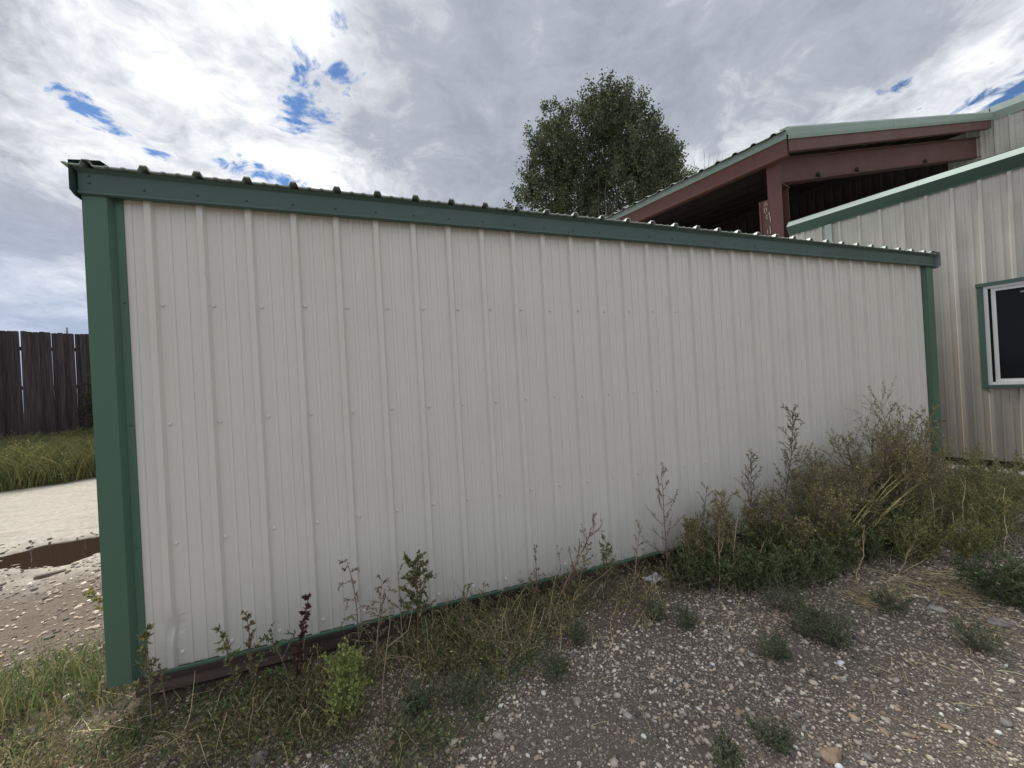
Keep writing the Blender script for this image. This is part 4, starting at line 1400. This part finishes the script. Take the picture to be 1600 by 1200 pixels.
def xy_left(r, n):
    x = r.uniform(-3.3, -1.25, n)
    y = r.uniform(1.7, 3.4, n)
    dn = sstep(fbm(x * 1.8, y * 1.8, 70, 3), 0.36, 0.6) * sstep(-y, -3.4, -2.7) * sstep(-x, 1.25, 1.6)
    k = r.uniform(0, 1, n) < dn
    return x[k], y[k]


V_, F_, c_ = blades(130, 15000, xy_left, lambda r, x, y: r.uniform(0.06, 0.22, len(x)), [(0.085, 0.125, 0.045), (0.07, 0.105, 0.04), (0.13, 0.14, 0.06), (0.2, 0.18, 0.09)], 0.005)
g = link('grass', mesh_np('grass', V_, F_, c_), None, M['leaf'])
tag(g, 'green grass growing in the gravel left of the shed corner', 'grass', kind='stuff')

# ---- rough tall growth on the bank below the fence
def xy_bank(r, n):
    a = r.uniform(-5.0, 7.0, n)
    s = r.uniform(-2.75, -0.08, n)
    wv = fbm(a * 1.3, s * 1.3, 77, 2)
    k = s > -2.75 + 0.7 * wv
    a, s = a[k], s[k]
    return FA[0] + FD[0] * a + FN[0] * s, FA[1] + FD[1] * a + FN[1] * s


def bank_top(x, y):
    s = (x - FA[0]) * FN[0] + (y - FA[1]) * FN[1]
    lip = sstep(s, -2.75, -2.25)
    t = 0.90 + 0.55 * (fbm(x * 1.3, y * 1.3, 80, 3) - 0.5) + 0.4 * (fbm(x * 4.0, y * 4.0, 82, 2) - 0.5)
    return np.maximum(0.16, (t - ground_h(x, y)) * (0.45 + 0.55 * lip))


V_, F_, c_ = blades(131, 60000, xy_bank, lambda r, x, y: bank_top(x, y) * r.uniform(0.35, 1.0, len(x)), [(0.085, 0.11, 0.042), (0.065, 0.09, 0.034), (0.115, 0.13, 0.05), (0.17, 0.16, 0.07), (0.22, 0.19, 0.09)], 0.010, 0.55, 0.9)
g = link('tall_grass', mesh_np('tall_grass', V_, F_, c_), None, M['leaf'])
tag(g, 'tangled tall green grass and weeds on the bank below the wooden fence', 'grass', kind='stuff')
v = Veg(133)
r = v.r
xb_, yb_ = xy_bank(r, 2600)
zb_ = ground_h(xb_, yb_)
for k in range(len(xb_)):
    hh = float(bank_top(xb_[k], yb_[k])) * r.uniform(0.6, 1.12)
    st = curve(r, (xb_[k], yb_[k], zb_[k]), (r.normal(0, .35), r.normal(0, .35), 1), hh, 6, 0.5, 0.14)
    v.stem(st, 0.004, 0.0015, pal(r, 1, OLIVE)[0])
    lp, ldv = sample(st, 22, r, 0.15, 1.0)
    f_ = (lp[:, 2:3] - zb_[k]) / hh
    cc_ = pal(r, 22, GREEN, 0.2) * (1 - 0.6 * f_) + pal(r, 22, YELLOW, 0.2) * 0.6 * f_
    v.leaves(lp + r.normal(0, 0.03, lp.shape), ldv * 12 + r.normal(0, 1.0, lp.shape), r.uniform(0.03, 0.075, 22), r.uniform(0.008, 0.016, 22), cc_)
g = link('bank_weeds', v.leafmesh('bank_weeds'), None, M['leaf'])
tag(g, 'leafy yellow-tipped weeds mixed into the grass below the wooden fence', 'weeds', kind='stuff')
# dark shrub in front of the fence
d = ray(140, 640)
q = FA + FD * 1.95 - FN * 0.55
weed('dark_shrub', 'dark leafy shrub growing up against the wooden fence', 'shrub', None, (q[0], q[1]), 1.55, seed=140, nb=50, blen=0.55, bang=0.9, sub=5, leafn=26, leafl=0.055, leafw=0.028,
     cols=[(0.025, 0.036, 0.016), (0.035, 0.045, 0.02), (0.06, 0.045, 0.025)], stemc=(0.07, 0.05, 0.04), start=0.05, mains=3, spread=0.35, taper=0.45, r0=0.014)

# ---- straw lying about
v = Veg(150)
r = v.r
for (u0, u1, w0, w1, n, ln) in ((1380, 1560, 895, 940, 260, .22), (1330, 1400, 925, 955, 120, .16), (1500, 1600, 950, 1010, 60, .15), (600, 1000, 900, 960, 140, .12), (1300, 1600, 1000, 1190, 46, .14),
                               (900, 1250, 980, 1190, 16, .12), (60, 400, 1040, 1190, 110, .24), (1100, 1300, 930, 990, 60, .13)):
    for k in range(n):
        x, y = gp(r.uniform(u0, u1), r.uniform(w0, w1))
        z = float(ground_h(x, y)) + 0.008
        a = r.uniform(0, 2 * math.pi)
        st = curve(r, (x, y, z), (math.cos(a), math.sin(a), r.uniform(-0.02, 0.22)), ln * r.uniform(0.4, 1.3), 5, 0.25, 0.16)
        st[:, 2] = np.maximum(st[:, 2], z)
        v.stem(st, 0.0017, 0.0009, pal(r, 1, STRAW + BROWN[:1])[0])
s = link('dry_straw', v.stemmesh('dry_straw'), None, M['stem'])
tag(s, 'loose tan straw and dead stems lying on the gravel', 'straw', kind='stuff')

# ------------------------------------------------------------------ gravel
ico = bmesh.new()
bmesh.ops.create_icosphere(ico, subdivisions=1, radius=1.0)
IV = np.array([q.co[:] for q in ico.verts])
IF = np.array([[q.index for q in f.verts] for f in ico.faces])
ico.free()
ico2 = bmesh.new()
bmesh.ops.create_icosphere(ico2, subdivisions=3, radius=1.0)
I2V = np.array([q.co[:] for q in ico2.verts])
I2F = np.array([[q.index for q in f.verts] for f in ico2.faces])
ico2.free()


def stones(seed, n, x0, x1, y0, y1, mu, sg, cols, keepf):
    r = np.random.default_rng(seed)
    x, y = r.uniform(x0, x1, n), r.uniform(y0, y1, n)
    k = r.uniform(0, 1, n) < keepf(x, y)
    x, y = x[k], y[k]
    n = len(x)
    z = ground_h(x, y)
    s = np.clip(np.exp(r.normal(math.log(mu), sg, n)), 0.003, 0.024)
    a = r.uniform(0, math.pi, n)
    ax = np.stack([s * r.uniform(0.9, 1.5, n), s * r.uniform(0.65, 1.0, n), s * r.uniform(0.4, 0.75, n)], 1)
    P = IV[None] * (1 + r.normal(0, 0.13, (n, len(IV), 1))) * ax[:, None, :]
    ca, sa = np.cos(a)[:, None], np.sin(a)[:, None]
    Q = np.stack([P[..., 0] * ca - P[..., 1] * sa + x[:, None], P[..., 0] * sa + P[..., 1] * ca + y[:, None], P[..., 2] + (z + ax[:, 2] * 0.35)[:, None]], -1)
    F = (IF[None] + (np.arange(n) * len(IV))[:, None, None]).reshape(-1, 3)
    c = np.repeat(pal(r, n, cols, 0.2), len(IV), 0)
    return Q.reshape(-1, 3), F, c


SC = np.array([(0.30, 0.26, 0.22), (0.25, 0.215, 0.185), (0.36, 0.325, 0.28), (0.20, 0.18, 0.165), (0.42, 0.39, 0.35), (0.33, 0.25, 0.185), (0.14, 0.125, 0.115), (0.17, 0.15, 0.135), (0.11, 0.10, 0.095), (0.50, 0.475, 0.44)])
SC = (SC * 0.62 + SC.mean(1, keepdims=True) * 0.38) * np.array([0.93, 0.865, 0.775])
def keep_front(x, y):
    k = (0.45 + 0.55 * sstep(fbm(x * 1.4, y * 1.4, 90, 3), 0.35, 0.65))
    k = np.where((y > 2.6) & (x < 6.2) & (x > -1.4), 0.0, k)
    return k * (1 - 0.6 * sstep(y, 1.9, 2.4))


V_, F_, c_ = stones(160, 30000, -1.9, 7.0, 0.35, 2.62, 0.0074, 0.34, SC, keep_front)
OV = np.array([[1, 0, 0], [-1, 0, 0], [0, 1, 0], [0, -1, 0], [0, 0, 1], [0, 0, -1]], float)
OF = np.array([[0, 2, 4], [2, 1, 4], [1, 3, 4], [3, 0, 4], [2, 0, 5], [1, 2, 5], [3, 1, 5], [0, 3, 5]])
ICO = (IV, IF)
IV, IF = OV, OF
V3, F3, c3_ = stones(162, 95000, -1.7, 6.6, 0.4, 2.60, 0.0050, 0.28, SC, keep_front)
IV, IF = ICO
F_ = np.concatenate([F_, F3 + len(V_)])
V_ = np.concatenate([V_, V3])
c_ = np.concatenate([c_, c3_])
V2, F2, c2_ = stones(161, 9000, -7.0, -1.3, 2.2, 6.2, 0.011, 0.4, SC, lambda x, y: 0.75 * (1 - sstep(ground_h(x, y) * -1, 0.012, 0.028)))
g = link('gravel', mesh_np('gravel', np.concatenate([V_, V2]), np.concatenate([F_, F2 + len(V_)]), np.concatenate([c_, c2_]), True), None, M['stones'])
tag(g, 'loose mixed gravel scattered over the dark yard surface', 'gravel', kind='stuff')

# larger stones, one by one
def big_stone(u, v_, size, kind, flat, seed, label, group):
    r = np.random.default_rng(seed)
    x, y = gp(u, v_)
    P = I2V.copy()
    nz = np.zeros(len(P))
    for q in range(5):
        dr = r.normal(size=3)
        dr /= np.linalg.norm(dr)
        nz += 0.10 * np.sin(P @ dr * r.uniform(1.2, 3.0) + r.uniform(0, 6))
    P = P * (1 + nz)[:, None]
    # a few flattened facets
    for q in range(4):
        dr = r.normal(size=3)
        dr /= np.linalg.norm(dr)
        dd = P @ dr
        lim = r.uniform(0.65, 0.85)
        P = P - np.clip(dd - lim, 0, None)[:, None] * dr * 0.8
    size = size * (0.62 if group else 0.9)
    P = P * np.array([1.25, 0.85, flat]) * size
    a = r.uniform(0, math.pi)
    P = np.stack([P[:, 0] * math.cos(a) - P[:, 1] * math.sin(a), P[:, 0] * math.sin(a) + P[:, 1] * math.cos(a), P[:, 2]], 1)
    o = link('stone', mesh_np('stone', P, I2F, None, True), None, M[kind])
    o.location = (x, y, float(ground_h(x, y)) + size * flat * 0.45)
    tag(o, label, 'stone', group)


LW, GW = 'small whitish stone standing out of the dark gravel', 'whitish stones in the gravel'
LT, GT = 'small tan stone standing out of the dark gravel', 'tan stones in the gravel'
LG, GG = 'small grey stone standing out of the dark gravel', 'grey stones in the gravel'
k = 200
for u, v_, s in ((1475, 991, .026), (892, 1024, .026), (902, 1101, .024), (980, 1121, .028), (1012, 1119, .02), (1041, 1136, .023), (1082, 1061, .024), (1132, 1152, .022), (1179, 1160, .022), (1174, 1026, .024), (784, 1092, .020),
                 (685, 1115, .02), (591, 1162, .02), (647, 1167, .018), (589, 1189, .022), (1316, 1066, .022), (1400, 1067, .024), (1284, 1175, .016), (1340, 1164, .02), (1434, 951, .02), (1256, 1142, .02), (928, 962, .018), (1134, 992, .018)):
    big_stone(u, v_, s, 'stone_white', 0.55, k, LW, GW)
    k += 1
for u, v_, s in ((1436, 991, .024), (1155, 1114, .026), (1549, 1162, .024), (1380, 1147, .026), (1479, 1141, .026), (1424, 1152, .022), (612, 1157, .022), (987, 1159, .02), (1266, 1041, .018), (1330, 1112, .02)):
    big_stone(u, v_, s, 'stone_tan', 0.6, k, LT, GT)
    k += 1
for u, v_, s in ((1246, 1122, .026), (1277, 1184, .028), (910, 1087, .026), (712, 1145, .02), (1500, 1110, .022), (1358, 1186, .03), (1570, 1135, .03), (990, 1124, .02), (1072, 1072, .02)):
    big_stone(u, v_, s, 'stone_grey', 0.6, k, LG, GG)
    k += 1
big_stone(1300, 1188, .040, 'stone_tan', 0.55, 300, 'largest orange-tan angular stone lying in the gravel', None)
big_stone(404, 1188, .036, 'stone_grey', 0.6, 301, 'largest grey rock lying at the edge of the low weeds', None)
big_stone(1560, 972, .055, 'stone_grey', 0.35, 302, 'broad flat grey slab of stone near the straw', None)
big_stone(1467, 952, .044, 'stone_white', 0.30, 303, 'flat bright white stone between the straw and the gravel', None)

# scrap of white litter and a stick by the puddle
x, y = gp(1022, 903)
r = np.random.default_rng(5)
n = 7
gr = np.stack(np.meshgrid(np.linspace(-1, 1, n), np.linspace(-1, 1, n)), -1).reshape(-1, 2)
P = np.stack([gr[:, 0] * 0.062 + r.normal(0, .008, n * n), gr[:, 1] * 0.05 + r.normal(0, .007, n * n), 0.012 + np.abs(r.normal(0, .010, n * n))], 1)
F = [(j * n + i, j * n + i + 1, (j + 1) * n + i + 1, (j + 1) * n + i) for j in range(n - 1) for i in range(n - 1)]
o = MB().add(P, F).build('paper_scrap', M['paper'])
o.location = (x, y, float(ground_h(x, y)))
tag(o, 'crumpled scrap of white litter on the dirt by the wall', 'litter')
x0, y0 = gp(54, 903)
x1, y1 = gp(102, 893)
mb = MB()
a, b = Vector((x0, y0, 0.015)), Vector((x1, y1, 0.02))
dd = (b - a).normalized()
sd_ = Vector((-dd.y, dd.x, 0))
mb.prism([sd_ * -0.022, sd_ * 0.020, sd_ * 0.016 + Vector((0, 0, 0.022)), sd_ * -0.018 + Vector((0, 0, 0.020))], Vector((0, 0, 0)), b - a)
o = mb.build('wood_stick', M['skid'])
o.location = (a.x, a.y, float(ground_h(a.x, a.y)) + 0.004)
tag(o, 'splintered brown stick of wood on the gravel below the puddle', 'stick')

# ------------------------------------------------------------------ trees beyond
TD = 27.0
def tw(u, v_, depth):
    d = ray(u, v_)
    return np.array([d[0] * depth, d[1] * depth, CAM_H + d[2] * depth])


def tree(name, label, trunk_u, plumes, leafn, lsize, cols, seed, depth, trunk_r, dz=2.2):
    v = Veg(seed)
    r = v.r
    base = tw(trunk_u, 590, depth)
    base[2] = 0.0
    e = empty(name, tuple(base))
    tag(e, label, 'tree')
    sc = depth / FPX
    fork = np.array([0, 0, 4.0])
    v.stem(np.array([[0, 0, -0.2], [0.05, 0, 1.5], [0.0, 0.05, 4.0], [0.1, 0.1, 8.0]]), trunk_r, trunk_r * 0.6, (0.22, 0.2, 0.17))
    tot = sum(a * b for _, _, a, b in plumes)
    for (u, v_, ru, rv) in plumes:
        c = tw(u, v_, depth) - base + np.array([CW[0], CW[1], 0]) * r.uniform(-dz, dz) * (0.4 if ru < 18 else 1.0)
        rx, rz = ru * sc, rv * sc
        st0 = np.array([0.08, 0.08, r.uniform(2.5, 8.0)])
        tt = np.linspace(0, 1, 9)[:, None]
        top = c + np.array([0, 0, rz * 0.85])
        pth = st0 + (top - st0) * np.concatenate([tt ** 1.25, tt ** 1.25, tt ** 0.85], 1) + r.normal(0, 0.10, (9, 3))
        v.stem(pth, 0.09, 0.012, (0.25, 0.23, 0.2))
        n = max(120, int(leafn * ru * rv / tot))
        # leaves gather on upswept twigs, leaving gaps between
        nt = max(6, n // 34)
        for k in range(nt):
            q = r.normal(0, 1, 3)
            q /= np.linalg.norm(q)
            q = q * r.uniform(0.25, 1.0) ** 0.5
            a = c + q * np.array([rx, rx * 0.9, rz]) * 0.95
            L = r.uniform(0.5, 1.05)
            twg = curve(r, a, (q[0] * 0.5 + r.normal(0, .25), q[1] * 0.5 + r.normal(0, .25), 0.9), L, 5, 0.1, 0.12)
            v.stem(twg, 0.012, 0.004, (0.26, 0.24, 0.2))
            m = 34
            lp, ldv = sample(twg, m, r, 0, 1)
            lp = lp + r.normal(0, 0.14, lp.shape)
            v.leaves(lp, r.normal(0, 1, lp.shape) + np.array([0, 0, -0.35]), r.uniform(0.7, 1.25, m) * lsize, lsize * 0.72, pal(r, m, cols, 0.22))
    link('trunk', v.stemmesh('trunk'), e, M['stem'])
    tag(link('crown', v.leafmesh('crown'), e, M['treeleaf']), kind='stuff')
    return e


plumes = [(942, 252, 72, 62), (900, 292, 60, 52), (985, 287, 62, 56), (1018, 262, 36, 56), (872, 256, 34, 54), (930, 208, 34, 44), (978, 200, 28, 40), (1006, 208, 22, 38), (925, 176, 14, 24), (886, 205, 20, 38), (880, 172, 9, 18),
          (857, 215, 14, 32), (856, 172, 8, 13), (835, 235, 10, 22), (845, 270, 20, 32), (834, 302, 20, 22), (818, 314, 12, 13), (826, 280, 8, 11), (1032, 205, 13, 26), (1044, 232, 12, 26), (1052, 266, 11, 28), (1050, 222, 8, 15),
          (900, 340, 90, 34), (990, 335, 80, 34), (974, 164, 9, 18), (1000, 170, 9, 16), (902, 180, 8, 14), (950, 215, 28, 36), (1030, 300, 34, 40), (860, 320, 40, 34), (815, 330, 18, 14), (1060, 248, 7, 18), (950, 182, 14, 22)]
tree('cottonwood_tree', 'broad leafy cottonwood tree rising above the shed roof', 942, plumes, 76000, 0.165, [(0.050, 0.062, 0.034), (0.062, 0.074, 0.040), (0.040, 0.050, 0.030), (0.088, 0.096, 0.05)], 170, TD, 0.32)
tree('leafy_tree', 'small leafy treetop peeking over the canopy roof beside the cottonwood', 1076, [(1070, 285, 14, 14), (1080, 292, 12, 12), (1060, 300, 18, 16)], 2600, 0.16, [(0.075, 0.095, 0.045), (0.10, 0.115, 0.055)], 171, 29.5, 0.14, 0.6)
# bare tree with dead twigs
v = Veg(172)
base = tw(1108, 590, 30.0)
base[2] = 0
e = empty('bare_tree', tuple(base))
tag(e, 'bare dead tree with thin twigs showing above the canopy roof', 'tree')
v.stem(np.array([[0, 0, -0.2], [0.05, 0, 4.0], [0, 0.05, 9.0], [0, 0, 13.0]]), 0.16, 0.05, (0.2, 0.18, 0.16))
for u, vt in ((1085, 252), (1101, 232), (1108, 238), (1122, 238), (1129, 240), (1135, 244), (1093, 262), (1116, 246), (1074, 266)):
    tp = tw(u, vt, 30.0) - base
    st0 = np.array([v.r.normal(0, .1), v.r.normal(0, .1), v.r.uniform(9.0, 12.5)])
    tt = np.linspace(0, 1, 8)[:, None]
    pth = st0 + (tp - st0) * np.concatenate([tt ** 0.8, tt ** 0.8, tt], 1) + v.r.normal(0, 0.05, (8, 3))
    v.stem(pth, 0.03, 0.008, (0.22, 0.2, 0.18))
    for k in range(7):
        p_, d_ = sample(pth, 1, v.r, 0.35, 0.97)
        v.stem(curve(v.r, p_[0], d_[0] / np.linalg.norm(d_[0]) + v.r.normal(0, .5, 3), v.r.uniform(0.3, 0.8), 4, 0, 0.15), 0.011, 0.005, (0.22, 0.2, 0.18))
link('branches', v.stemmesh('branches'), e, M['stem'])
